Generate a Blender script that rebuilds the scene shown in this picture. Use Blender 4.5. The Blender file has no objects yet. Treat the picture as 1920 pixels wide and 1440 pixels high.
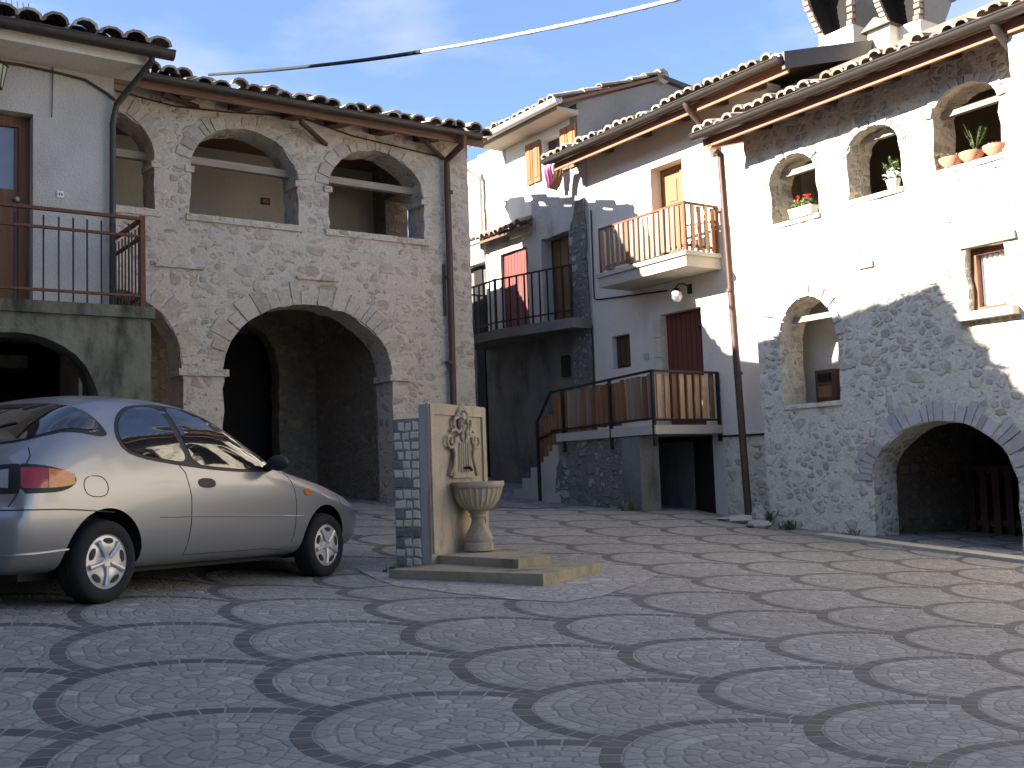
import bpy, math, random
import numpy as np
from mathutils import Vector, Matrix
from mathutils.geometry import delaunay_2d_cdt
from mathutils.bvhtree import BVHTree
from mathutils import noise as mnoise
random.seed(7)
R = math.radians
scene = bpy.context.scene
COL = scene.collection

# ------------------------------------------------------------------ camera, sky, sun, exposure
FPX = 2050.0                                   # focal length in photograph pixels (1920 wide)
PITCH, ROLL = math.atan2(177, FPX), math.atan(0.036)
def axes():
    F = np.array([0, math.cos(PITCH), math.sin(PITCH)])
    U = np.array([0, -math.sin(PITCH), math.cos(PITCH)])
    X = np.array([1.0, 0, 0])
    c, s = math.cos(ROLL), math.sin(ROLL)
    return c * X - s * U, s * X + c * U, F
CX, CU, CF = axes()
cam = bpy.data.cameras.new('camera')
cam.sensor_fit = 'HORIZONTAL'; cam.sensor_width = 36.0
cam.lens = 36.0 * FPX / 1920.0
cam.clip_start = 0.05; cam.clip_end = 2000
camo = bpy.data.objects.new('camera', cam); COL.objects.link(camo)
camo.matrix_world = Matrix(((CX[0], CU[0], -CF[0], 0), (CX[1], CU[1], -CF[1], 0), (CX[2], CU[2], -CF[2], 0), (0, 0, 0, 1)))
scene.camera = camo

SUN_AZ, SUN_EL = -105.0, 26.0                  # degrees, azimuth from +Y towards +X
w = bpy.data.worlds.new("World"); scene.world = w; w.use_nodes = True
wn = w.node_tree; wn.nodes.clear()
sky = wn.nodes.new('ShaderNodeTexSky'); sky.sky_type = 'NISHITA'; sky.sun_disc = False
sky.sun_elevation = R(SUN_EL); sky.sun_rotation = R(SUN_AZ)
sky.altitude = 900; sky.air_density = 1.0; sky.dust_density = 0.8; sky.ozone_density = 5.0
bg = wn.nodes.new('ShaderNodeBackground'); bg.inputs['Strength'].default_value = 0.068
wo = wn.nodes.new('ShaderNodeOutputWorld')
tc = wn.nodes.new('ShaderNodeTexCoord')
mp = wn.nodes.new('ShaderNodeMapping'); mp.inputs['Scale'].default_value = (2.2, 2.2, 5.5); mp.inputs['Location'].default_value = (0.35, 0.1, 0.2)
nz = wn.nodes.new('ShaderNodeTexNoise'); nz.inputs['Scale'].default_value = 1.5; nz.inputs['Detail'].default_value = 7; nz.inputs['Roughness'].default_value = 0.55
cr = wn.nodes.new('ShaderNodeValToRGB'); cr.color_ramp.elements[0].position = 0.50; cr.color_ramp.elements[1].position = 0.82
cr.color_ramp.elements[0].color = (0.06, 0.06, 0.06, 1); cr.color_ramp.elements[1].color = (0.5, 0.5, 0.5, 1)
mx = wn.nodes.new('ShaderNodeMix'); mx.data_type = 'RGBA'; mx.inputs[7].default_value = (5.0, 4.6, 5.0, 1)
L = wn.links.new
L(tc.outputs['Generated'], mp.inputs['Vector']); L(mp.outputs['Vector'], nz.inputs['Vector']); L(nz.outputs['Fac'], cr.inputs['Fac'])
L(cr.outputs['Color'], mx.inputs[0]); L(sky.outputs['Color'], mx.inputs[6]); L(mx.outputs[2], bg.inputs['Color']); L(bg.outputs['Background'], wo.inputs['Surface'])

sl = bpy.data.lights.new('sun', 'SUN'); sl.energy = 5.0; sl.angle = R(0.5); sl.color = (1.0, 0.93, 0.83)
so = bpy.data.objects.new('sun', sl); COL.objects.link(so)
SD = Vector((math.sin(R(SUN_AZ)) * math.cos(R(SUN_EL)), math.cos(R(SUN_AZ)) * math.cos(R(SUN_EL)), math.sin(R(SUN_EL))))
so.rotation_euler = SD.to_track_quat('Z', 'Y').to_euler(); so.location = SD * 60
scene.view_settings.view_transform = 'Standard'; scene.view_settings.look = 'None'
scene.view_settings.exposure = 2.2; scene.view_settings.gamma = 1.0
try: scene.view_settings.use_curve_mapping = False
except Exception: pass
scene.cycles.max_bounces = 6; scene.cycles.diffuse_bounces = 4

# ------------------------------------------------------------------ measuring: pixel of the survey -> point on a real plane
def ray(px, py):
    return CX * (px - 960) / FPX - CU * (py - 720) / FPX + CF
def sstep(a, b, t):
    t = min(max((t - a) / (b - a), 0), 1); return t * t * (3 - 2 * t)
def gz(x, y):                                   # height of the sloping square and the rising alley
    z = -.788 - .0499 * x + .0385 * (y - 8)
    z -= .112 * math.exp(-((x + 1.6) ** 2 + (y - 9.3) ** 2) / 2.56)
    z += .11 * sstep(11.5, 15, y) * (1 - sstep(2.2, 3.4, x))
    return z + .05 * max(0, min(y, 40) - 16.5) * sstep(16.5, 18, y)
def hit(px, py):
    d = ray(px, py); t = 2.0
    while t < 60:
        p = d * t
        if p[2] < gz(p[0], p[1]): break
        t += .004
    return p
class Frame:                                    # upright plane: origin, direction along it; local x along, y into the wall, z up
    def __init__(s, x, y, u):
        u = np.array([u[0], u[1], 0.0]); u /= np.linalg.norm(u)
        s.O = np.array([x, y, 0.0]); s.u = u; s.v = np.array([-u[1], u[0], 0.0]); s.ang = math.atan2(u[1], u[0])
    def loc(s, px, py, y=0.0):
        d = ray(px, py); t = ((s.O + s.v * y) @ s.v) / (d @ s.v); q = d * t - s.O
        return float(q @ s.u), float(q[2])
    def side(s, x, px, py):                     # on the plane across the wall at local x: (y, z)
        d = ray(px, py); t = ((s.O + s.u * x) @ s.u) / (d @ s.u); q = d * t - s.O
        return float(q @ s.v), float(q[2])
    def pt(s, x, y, z):
        return s.O + s.u * x + s.v * y + np.array([0, 0, z])
    def ground(s, x, y):
        p = s.pt(x, y, 0); return gz(p[0], p[1])
    def inv(s, p):
        q = np.array(p) - s.O; return float(q @ s.u), float(q @ s.v), float(q[2])

# ------------------------------------------------------------------ objects
def tag(o, label=None, cat=None, group=None, kind=None):
    if label: o['label'] = label
    if cat: o['category'] = cat
    if group: o['group'] = group
    if kind: o['kind'] = kind
    return o
def thing(name, label, cat, loc=(0, 0, 0), rz=0.0, group=None):
    o = bpy.data.objects.new(name, None); COL.objects.link(o); o.location = loc; o.rotation_euler = (0, 0, rz)
    o.empty_display_size = .3
    return tag(o, label, cat, group)
def house(name, fr, label, cat='house'):
    return thing(name, label, cat, tuple(fr.O), fr.ang)
class MB:
    def __init__(s): s.v = []; s.f = []; s.m = []
    def face(s, pts, m=0):
        i = len(s.v); s.v += [tuple(p) for p in pts]; s.f.append(tuple(range(i, i + len(pts)))); s.m.append(m)
    def box(s, x0, x1, y0, y1, z0, z1, m=0):
        i = len(s.v)
        s.v += [(x0, y0, z0), (x1, y0, z0), (x1, y1, z0), (x0, y1, z0), (x0, y0, z1), (x1, y0, z1), (x1, y1, z1), (x0, y1, z1)]
        for q in ((0, 3, 2, 1), (4, 5, 6, 7), (0, 1, 5, 4), (1, 2, 6, 5), (2, 3, 7, 6), (3, 0, 4, 7)):
            s.f.append(tuple(i + k for k in q)); s.m.append(m)
    def hexa(s, b, t, m=0):                      # bottom quad, top quad (same order)
        i = len(s.v); s.v += [tuple(p) for p in b] + [tuple(p) for p in t]
        for q in ((0, 3, 2, 1), (4, 5, 6, 7), (0, 1, 5, 4), (1, 2, 6, 5), (2, 3, 7, 6), (3, 0, 4, 7)):
            s.f.append(tuple(i + k for k in q)); s.m.append(m)
    def bar(s, p, q, w, h, up=(0, 0, 1), m=0):
        p = Vector(p); q = Vector(q); d = (q - p).normalized(); up = Vector(up)
        a = d.cross(up)
        if a.length < 1e-4: a = d.cross(Vector((0, 1, 0)))
        a.normalize(); b = a.cross(d).normalized(); a = a * w / 2; b = b * h / 2
        s.hexa([p - a - b, p + a - b, p + a + b, p - a + b], [q - a - b, q + a - b, q + a + b, q - a + b], m)
    def tube(s, path, r, n=8, m=0, cap=True):
        path = [Vector(p) for p in path]; rs = r if isinstance(r, (list, tuple)) else [r] * len(path)
        rings = []; pa = None
        for k, p in enumerate(path):
            d = (path[min(k + 1, len(path) - 1)] - path[max(k - 1, 0)]).normalized()
            if pa is None:
                ref = Vector((0, 0, 1)) if abs(d.z) < .9 else Vector((1, 0, 0)); a = d.cross(ref).normalized()
            else:
                a = (pa - d * pa.dot(d)).normalized()
            pa = a; b = d.cross(a); i = len(s.v)
            for j in range(n):
                t = 2 * math.pi * j / n; s.v.append(tuple(p + (a * math.cos(t) + b * math.sin(t)) * rs[k]))
            rings.append(i)
        for i, k in zip(rings, rings[1:]):
            for j in range(n):
                s.f.append((i + j, i + (j + 1) % n, k + (j + 1) % n, k + j)); s.m.append(m)
        if cap:
            s.f.append(tuple(rings[0] + j for j in reversed(range(n)))); s.m.append(m)
            s.f.append(tuple(rings[-1] + j for j in range(n))); s.m.append(m)
    def lathe(s, c, prof, n=24, m=0, axis='z', flute=None):
        c = Vector(c); base = len(s.v)
        for k, (r, h) in enumerate(prof):
            for j in range(n):
                t = 2 * math.pi * j / n; rr = r
                if flute: rr = r * flute(k, t)
                a, b = rr * math.cos(t), rr * math.sin(t)
                s.v.append(tuple(c + (Vector((a, b, h)) if axis == 'z' else Vector((a, h, b)))))
        for k in range(len(prof) - 1):
            for j in range(n):
                a, b = base + k * n + j, base + k * n + (j + 1) % n
                q = (a, b, b + n, a + n); s.f.append(q if axis == 'z' else q[::-1]); s.m.append(m)
    def blob(s, c, r, n=8, k=6, jit=.15, seed=0, m=0):
        c = Vector(c); i = len(s.v); r = Vector(r) if not isinstance(r, (int, float)) else Vector((r, r, r))
        for a in range(k + 1):
            ph = math.pi * a / k
            for b in range(n):
                t = 2 * math.pi * b / n; d = Vector((math.sin(ph) * math.cos(t), math.sin(ph) * math.sin(t), math.cos(ph)))
                f = 1 + jit * mnoise.noise(d * 1.7 + Vector((seed * 3.1, seed, 0)))
                s.v.append(tuple(c + Vector((d.x * r.x, d.y * r.y, d.z * r.z)) * f))
        for a in range(k):
            for b in range(n):
                p, q = i + a * n + b, i + a * n + (b + 1) % n
                s.f.append((p, p + n, q + n, q)); s.m.append(m)
    def obj(s, name, parent=None, mats=(), smooth=None, loc=None, weld=False):
        me = bpy.data.meshes.new(name); me.from_pydata(s.v, [], s.f)
        for mt in (mats if isinstance(mats, (list, tuple)) else [mats]): me.materials.append(mt)
        me.polygons.foreach_set('material_index', s.m)
        if smooth is not None:
            me.polygons.foreach_set('use_smooth', [True] * len(s.f))
        me.validate(); me.update()
        if smooth is not None: me.set_sharp_from_angle(angle=R(smooth))
        o = bpy.data.objects.new(name, me); COL.objects.link(o)
        if parent: o.parent = parent
        if loc: o.location = loc
        return o
def copy_at(o, loc, parent=None):
    c = o.copy(); COL.objects.link(c); c.parent = parent or o.parent; c.location = loc; return c

# ------------------------------------------------------------------ procedural materials
def nd(nt, typ, ins=None, **props):
    n = nt.nodes.new(typ)
    for k, v in props.items(): setattr(n, k, v)
    for k, v in (ins or {}).items():
        s = n.inputs[k]
        if isinstance(v, bpy.types.NodeSocket): nt.links.new(v, s)
        else: s.default_value = v
    return n
class G:
    def __init__(s, name, rough=.85, spec=.3):
        s.mat = bpy.data.materials.new(name); s.mat.use_nodes = True; s.nt = s.mat.node_tree
        s.b = s.nt.nodes['Principled BSDF']; s.b.inputs['Roughness'].default_value = rough
        s.b.inputs['Specular IOR Level'].default_value = spec
    def m(s, op, a, b=0.0, c=0.0):
        return nd(s.nt, 'ShaderNodeMath', {0: a, 1: b, 2: c}, operation=op).outputs[0]
    def vm(s, op, a, b=(0, 0, 0)):
        n = nd(s.nt, 'ShaderNodeVectorMath', {0: a, 1: b}, operation=op)
        return n.outputs['Value'] if op in ('LENGTH', 'DISTANCE', 'DOT_PRODUCT') else n.outputs[0]
    def co(s): return nd(s.nt, 'ShaderNodeTexCoord').outputs['Object']
    def scale(s, v, k): return s.vm('MULTIPLY', v, k if isinstance(k, tuple) else (k, k, k))
    def noise(s, v, sc, det=4, ro=.55): return nd(s.nt, 'ShaderNodeTexNoise', {'Vector': v, 'Scale': sc, 'Detail': det, 'Roughness': ro})
    def ss(s, a, b, t):
        return nd(s.nt, 'ShaderNodeMapRange', {'Value': t, 'From Min': a, 'From Max': b, 'To Min': 0.0, 'To Max': 1.0}, interpolation_type='SMOOTHSTEP').outputs[0]
    def mix(s, f, a, b, blend='MIX'):
        n = nd(s.nt, 'ShaderNodeMix', {0: f}, data_type='RGBA', blend_type=blend)
        for k, v in ((6, a), (7, b)):
            if isinstance(v, bpy.types.NodeSocket): s.nt.links.new(v, n.inputs[k])
            else: n.inputs[k].default_value = (*v, 1) if len(v) == 3 else v
        return n.outputs[2]
    def ramp(s, f, cols):
        n = nd(s.nt, 'ShaderNodeValToRGB', {'Fac': f}); e = n.color_ramp.elements
        while len(e) < len(cols): e.new(.5)
        for k, (p, c) in enumerate(cols): e[k].position = p; e[k].color = (*c, 1)
        return n.outputs['Color']
    def warp(s, v, sc, amt):
        n = s.noise(v, sc, 2)
        return s.vm('ADD', v, s.scale(s.vm('SUBTRACT', n.outputs['Color'], (.5, .5, .5)), amt))
    def bump(s, h, strength=.5, dist=.02):
        s.nt.links.new(nd(s.nt, 'ShaderNodeBump', {'Height': h, 'Strength': strength, 'Distance': dist}).outputs[0], s.b.inputs['Normal'])
    def col(s, c):
        if isinstance(c, bpy.types.NodeSocket): s.nt.links.new(c, s.b.inputs['Base Color'])
        else: s.b.inputs['Base Color'].default_value = (*c, 1)
        return s
def plain(name, c, rough=.7, metal=0.0, var=.25, spec=.3, sc=9.0, bump=0.0):
    g = G(name, rough, spec); g.b.inputs['Metallic'].default_value = metal
    v = g.co(); n = g.noise(v, sc, 5)
    f = g.m('MULTIPLY_ADD', n.outputs['Fac'], 2 * var, 1 - var)
    g.col(g.mix(1.0, c, nd(g.nt, 'ShaderNodeCombineColor', {0: f, 1: f, 2: f}).outputs[0], 'MULTIPLY'))
    if bump: g.bump(n.outputs['Fac'], .6, bump)
    return g.mat
def stone(name, cols, mortar, sc=4.5, squash=1.7, mw=.06, soft=.08, cover=.35, relief=.03, stain=None, stain_amt=.5):
    g = G(name, .92, .15); v = g.co()
    wv = g.warp(v, 2.3, .14); wv = g.warp(wv, 10.0, .04)
    big = g.noise(v, .9, 4).outputs['Fac']; fine = g.noise(v, 26, 6, .65).outputs['Fac']; mid = g.noise(v, 7, 4).outputs['Fac']
    def layer(k, off):
        mv = g.vm('ADD', g.scale(wv, (sc * k, sc * k, sc * k * squash)), (off, off, off))
        f1 = nd(g.nt, 'ShaderNodeTexVoronoi', {'Vector': mv, 'Scale': 1.0, 'Randomness': .9, 'Exponent': 3.2}, feature='F1', distance='MINKOWSKI')
        f2 = nd(g.nt, 'ShaderNodeTexVoronoi', {'Vector': mv, 'Scale': 1.0, 'Randomness': .9, 'Exponent': 3.2}, feature='F2', distance='MINKOWSKI').outputs['Distance']
        de = g.m('MINIMUM', g.m('MULTIPLY', g.m('SUBTRACT', f2, f1.outputs['Distance']), .5), g.m('MULTIPLY', g.m('SUBTRACT', .66, f1.outputs['Distance']), .8))
        rnd = nd(g.nt, 'ShaderNodeSeparateColor', {'Color': f1.outputs['Color']})
        thr = g.m('MULTIPLY_ADD', rnd.outputs[1], .10, mw)
        thr = g.m('ADD', thr, g.m('MULTIPLY', g.m('SUBTRACT', mid, .5), .18))
        thr = g.m('ADD', thr, g.m('MULTIPLY', g.ss(1 - cover - .12, 1 - cover + .12, g.m('MULTIPLY_ADD', big, .4, g.m('MULTIPLY', rnd.outputs[2], .6))), .5))
        n = len(cols)
        return g.ss(0.0, soft, g.m('SUBTRACT', de, thr)), g.ramp(rnd.outputs[0], [(i / max(1, n - 1), c) for i, c in enumerate(cols)]), rnd.outputs[1]
    m1, c1, r1 = layer(.72, 0.0); m2, c2, r2 = layer(1.5, 7.3)
    sel = g.ss(.44, .56, g.noise(wv, 1.9, 2).outputs['Fac'])
    mask = nd(g.nt, 'ShaderNodeMix', {0: sel, 2: m1, 3: m2}, data_type='FLOAT').outputs[0]
    cc = g.mix(mask, mortar, g.mix(sel, c1, c2))
    dirt = g.m('ADD', g.m('MULTIPLY_ADD', fine, .8, .42), g.m('MULTIPLY', mid, .36))
    cc = g.mix(1.0, cc, nd(g.nt, 'ShaderNodeCombineColor', {0: dirt, 1: dirt, 2: dirt}).outputs[0], 'MULTIPLY')
    if stain:
        cc = g.mix(g.m('MULTIPLY', g.ss(.45, .7, big), stain_amt), cc, stain)
    pit = g.m('MULTIPLY', g.ss(.62, .72, g.noise(wv, 13, 3).outputs['Fac']), g.m('SUBTRACT', 1.0, mask))
    cc = g.mix(g.m('MULTIPLY', pit, .55), cc, tuple(q * .35 for q in mortar))
    g.col(cc)
    h = g.m('ADD', g.m('MULTIPLY', mask, .5), g.m('ADD', g.m('MULTIPLY', fine, .5), g.m('MULTIPLY', pit, -.5)))
    g.bump(h, .9, relief)
    return g.mat
def plaster(name, c, c2, rough_sc=30, bump=.008, stain=None, stain_sc=1.1, lo=.5, hi=.75):
    g = G(name, .93, .1); v = g.co(); a = g.noise(v, 1.7, 6).outputs['Fac']; b = g.noise(v, rough_sc, 4).outputs['Fac']
    cc = g.mix(g.ss(.35, .7, a), c, c2)
    if stain:
        st = g.noise(g.scale(v, (1, 1, .35)), stain_sc * 2, 7, .62).outputs['Fac']
        cc = g.mix(g.ss(lo, hi, st), cc, stain)
    f = g.m('MULTIPLY_ADD', b, .3, .85)
    g.col(g.mix(1.0, cc, nd(g.nt, 'ShaderNodeCombineColor', {0: f, 1: f, 2: f}).outputs[0], 'MULTIPLY'))
    g.bump(b, .7, bump); return g.mat
def island(name, cols, rough=.9, var=.4, sc=14, bump=.01):
    g = G(name, rough, .15); r = nd(g.nt, 'ShaderNodeNewGeometry').outputs['Random Per Island']; v = g.co()
    n = g.noise(v, sc, 5).outputs['Fac']; f = g.m('MULTIPLY_ADD', n, 2 * var, 1 - var)
    c = g.ramp(r, [(i / max(1, len(cols) - 1), q) for i, q in enumerate(cols)])
    g.col(g.mix(1.0, c, nd(g.nt, 'ShaderNodeCombineColor', {0: f, 1: f, 2: f}).outputs[0], 'MULTIPLY'))
    if bump: g.bump(n, .6, bump)
    return g.mat
def wood(name, c, c2, sc=(40, 40, 1.5), rough=.6, spec=.3):
    g = G(name, rough, spec); v = g.scale(g.co(), sc); n = g.noise(v, 1.0, 5).outputs['Fac']
    rnd = nd(g.nt, 'ShaderNodeObjectInfo').outputs['Random']
    f = g.m('MULTIPLY_ADD', rnd, .5, .75)
    cc = g.mix(g.ss(.3, .7, n), c, c2)
    g.col(g.mix(1.0, cc, nd(g.nt, 'ShaderNodeCombineColor', {0: f, 1: f, 2: f}).outputs[0], 'MULTIPLY')); g.bump(n, .3, .003); return g.mat
def planks(name, c, c2, wdt=.11, axis=0, rough=.6):
    g = G(name, rough, .3); v = g.co(); sp = nd(g.nt, 'ShaderNodeSeparateXYZ', {0: v}); x = g.m('MULTIPLY', sp.outputs[axis], 1 / wdt)
    fr = g.m('FRACT', x); ed = g.m('MINIMUM', fr, g.m('SUBTRACT', 1.0, fr)); j = g.ss(.03, .09, ed)
    rn = nd(g.nt, 'ShaderNodeTexWhiteNoise', {'W': g.m('FLOOR', x)}, noise_dimensions='1D').outputs['Value']
    n = g.noise(g.scale(v, (40, 40, 1.5) if axis == 0 else (1.5, 40, 40)), 1.0, 5).outputs['Fac']
    t = g.m('MULTIPLY_ADD', rn, .6, g.m('MULTIPLY', n, .4)); cc = g.mix(t, c, c2); cc = g.mix(j, (.01, .008, .006), cc)
    g.col(cc); g.bump(g.m('ADD', j, g.m('MULTIPLY', n, .2)), .6, .008); return g.mat

M = {}
M['stone_pale'] = stone('pale_rubble_stone', [(.37, .32, .26), (.47, .415, .34), (.54, .475, .385), (.42, .355, .285), (.48, .445, .39), (.47, .37, .275), (.31, .275, .23)], (.55, .49, .41), 5.2, 1.6, .02, .10, .22, .03, (.47, .415, .35), .35)
M['stone_grey'] = stone('grey_rubble_stone', [(.46, .41, .335), (.59, .53, .43), (.51, .46, .37), (.65, .58, .46), (.42, .375, .31), (.56, .45, .34)], (.72, .645, .52), 5.6, 1.3, .03, .10, .16, .045)
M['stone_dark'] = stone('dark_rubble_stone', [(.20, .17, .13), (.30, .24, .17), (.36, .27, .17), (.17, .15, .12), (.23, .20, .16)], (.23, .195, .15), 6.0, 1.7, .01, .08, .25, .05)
M['stone_base'] = stone('weathered_base_stone', [(.15, .145, .14), (.26, .245, .225), (.38, .36, .335), (.20, .18, .16), (.23, .21, .185)], (.19, .175, .155), 6.5, 1.4, .02, .08, .15, .06)
M['voussoir_pale'] = island('pale_voussoir', [(.36, .32, .27), (.50, .45, .375), (.44, .39, .325), (.53, .475, .40), (.40, .35, .29), (.47, .40, .32)], .92, .4, 22, .014)
M['voussoir_grey'] = island('grey_voussoir', [(.42, .40, .38), (.55, .52, .48), (.48, .45, .42), (.60, .56, .51), (.38, .35, .32)], .92, .35, 22, .012)
M['white_plaster'] = plaster('white_plaster', (.70, .645, .56), (.66, .60, .51), 26, .006, (.56, .50, .42), 1.1, .55, .85)
M['grey_plaster'] = plaster('grey_lime_plaster', (.50, .47, .43), (.42, .39, .35), 34, .02, (.28, .26, .23), 1.3)
M['dark_plaster'] = plaster('dark_grey_plaster', (.20, .19, .17), (.14, .135, .125), 20, .02, (.08, .078, .07), 1.2)
M['gable_plaster'] = plaster('grey_cement_plaster', (.24, .235, .23), (.20, .195, .19), 14, .006)
M['roughcast'] = plaster('roughcast_plaster', (.54, .50, .44), (.47, .435, .385), 48, .018, (.39, .36, .31), .9, .5, .8)
M['cream_plaster'] = plaster('cream_plaster', (.60, .56, .48), (.55, .51, .44), 20, .004, (.42, .385, .33), .7, .55, .8)
M['terrace_wall'] = plaster('stained_terrace_wall', (.21, .20, .15), (.145, .14, .105), 16, .02, (.05, .05, .038), 1.6, .42, .66)
M['concrete'] = plaster('balcony_concrete', (.46, .42, .35), (.40, .36, .30), 30, .004, (.30, .27, .22), 1.2, .6, .85)
M['fountain_stone'] = plaster('fountain_travertine', (.40, .345, .27), (.34, .29, .22), 40, .006, (.21, .175, .105), 2.4, .48, .75)
M['fountain_grey'] = plaster('fountain_side_stone', (.37, .355, .335), (.33, .32, .30), 40, .004)
M['moss_stone'] = plaster('mossy_step_stone', (.35, .30, .215), (.28, .24, .165), 30, .006, (.12, .115, .06), 1.5, .45, .75)
M['tile'] = island('clay_roof_tile', [(.20, .15, .11), (.34, .27, .20), (.26, .21, .165), (.42, .37, .30), (.18, .16, .13), (.36, .26, .19), (.48, .44, .37)], .9, .5, 16, .02)
M['tile_under'] = plain('roof_underlay', (.10, .085, .07), .9)
M['wood_soffit'] = wood('soffit_wood', (.20, .105, .065), (.13, .068, .045), (2, 40, 40))
M['wood_red'] = wood('red_eave_board', (.33, .14, .075), (.26, .11, .06), (2, 40, 40))
M['wood_rafter'] = wood('rafter_wood', (.085, .05, .034), (.06, .036, .026), (30, 3, 30))
M['wood_tie'] = wood('weathered_tie_beam', (.33, .285, .22), (.24, .205, .16), (2, 40, 40), .85)
M['gutter'] = plain('dark_gutter_metal', (.075, .064, .056), .5, .5, .3)
M['gutter_red'] = plain('brown_pipe_metal', (.10, .06, .047), .5, .3, .3)
M['gutter_pale'] = plain('pale_pipe_metal', (.45, .44, .40), .5, .2, .25)
M['iron'] = plain('dark_iron', (.035, .03, .028), .55, .5, .3)
M['rust'] = plain('rusty_iron', (.17, .07, .042), .8, .2, .5, .3, 25)
M['slat'] = wood('balcony_slat_wood', (.24, .11, .052), (.17, .08, .04))
M['slat_pale'] = wood('pale_slat_wood', (.42, .27, .14), (.32, .195, .10))
M['slat_grey'] = wood('weathered_slat_wood', (.27, .195, .145), (.20, .14, .10))
M['door_brown'] = wood('brown_door_wood', (.20, .088, .042), (.145, .062, .032))
M['door_orange'] = wood('varnished_door_wood', (.28, .115, .042), (.215, .085, .03))
M['door_tan'] = wood('tan_door_panel', (.33, .175, .085), (.28, .14, .065))
M['red_planks'] = planks('red_plank_door', (.175, .048, .037), (.135, .037, .03), .10)
M['brown_planks'] = planks('dark_brown_plank_door', (.115, .055, .03), (.075, .04, .026), .13)
M['tan_planks'] = planks('ochre_plank_door', (.19, .10, .042), (.09, .05, .028), .22)
M['loggia'] = plaster('brown_loggia_plaster', (.19, .155, .115), (.15, .125, .095), 20, .006)
M['black'] = plain('dark_parts_and_shade', (.018, .016, .014), .9)  # near-black: dark parts, and the shade of deep openings put into colour
M['glass'] = plain('window_glass', (.03, .035, .045), .06, 0, .05, .6)
M['frost'] = plain('curtained_glass', (.20, .22, .27), .15, 0, .1, .5, 4)
M['curtain'] = plain('white_curtain', (.78, .76, .74), .9, 0, .08)
M['white'] = plain('white_enamel', (.75, .75, .73), .5, 0, .05)
M['cable_dark'] = plain('dark_and_shaded_cable', (.016, .016, .018), .7)  # wall cable's own dark; also the overhead cable's shade put into colour
M['cable'] = plain('cable_sunlit_tone', (.42, .41, .41), .6, 0, .15)  # overhead cable in sun, the light put into its colour
M['cloth_pink'] = plain('pink_purple_cloth', (.48, .21, .36), .95, 0, .35, .1, 30)
M['cloth_brown'] = plain('brown_cloth', (.20, .12, .07), .95, 0, .35, .1, 30)
M['terracotta'] = plain('terracotta_pot', (.52, .26, .17), .85, 0, .25)
M['pot_white'] = plain('white_planter', (.72, .68, .62), .8, 0, .1)
M['leaf'] = island('plant_leaf', [(.05, .09, .025), (.09, .14, .04), (.12, .16, .06), (.06, .10, .035)], .7, .2, 10, 0)
M['leaf_dry'] = island('dry_plant_leaf', [(.20, .17, .08), (.14, .13, .06), (.10, .12, .04)], .8, .2, 10, 0)
M['petal_red'] = plain('red_petal', (.55, .03, .03), .7, 0, .2)
M['petal_white'] = plain('white_petal', (.75, .74, .70), .7, 0, .1)
M['brick'] = island('chimney_brick', [(.36, .25, .19), (.44, .35, .27), (.30, .20, .155), (.40, .35, .29)], .9, .3, 18, .01)
M['cobble'] = island('cobble_facing', [(.54, .485, .39), (.61, .55, .45), (.57, .51, .41), (.63, .57, .47)], .9, .25, 22, .012)
M['cobble_dark'] = island('dark_cobble_facing', [(.20, .19, .18), (.17, .16, .15), (.25, .235, .22)], .9, .25, 22, .012)
M['joint'] = plain('dark_joint_mortar', (.24, .225, .20), .95, 0, .3)
M['rock'] = plain('grey_rock', (.36, .345, .32), .95, 0, .4, .2, 8, .03)
M['lamp_glass'] = plain('lamp_glass', (.60, .60, .58), .1, 0, .1, .6)
M['lantern_glass'] = plain('lantern_glass', (.52, .47, .28), .3, 0, .1, .5)
# ------------------------------------------------------------------ wall with openings
def inside(p, poly):
    x, y = p; c = False; j = len(poly) - 1
    for i in range(len(poly)):
        xi, yi = poly[i]; xj, yj = poly[j]
        if (yi > y) != (yj > y) and x < (xj - xi) * (y - yi) / (yj - yi) + xi: c = not c
        j = i
    return c
def resample(loop, step):
    out = []
    for a, b in zip(loop, loop[1:] + loop[:1]):
        n = max(1, int(round(math.dist(a, b) / step)))
        out += [(a[0] + (b[0] - a[0]) * k / n, a[1] + (b[1] - a[1]) * k / n) for k in range(n)]
    return out
def arch(s0, s1, zb, zs, za, n=16):
    c, rx, rz = (s0 + s1) / 2, (s1 - s0) / 2, za - zs
    return [(s0, zb), (s1, zb), (s1, zs)] + [(c + rx * math.cos(math.pi * k / n), zs + rz * math.sin(math.pi * k / n)) for k in range(1, n)] + [(s0, zs)]
def rect(s0, s1, z0, z1): return [(s0, z0), (s1, z0), (s1, z1), (s0, z1)]
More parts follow.
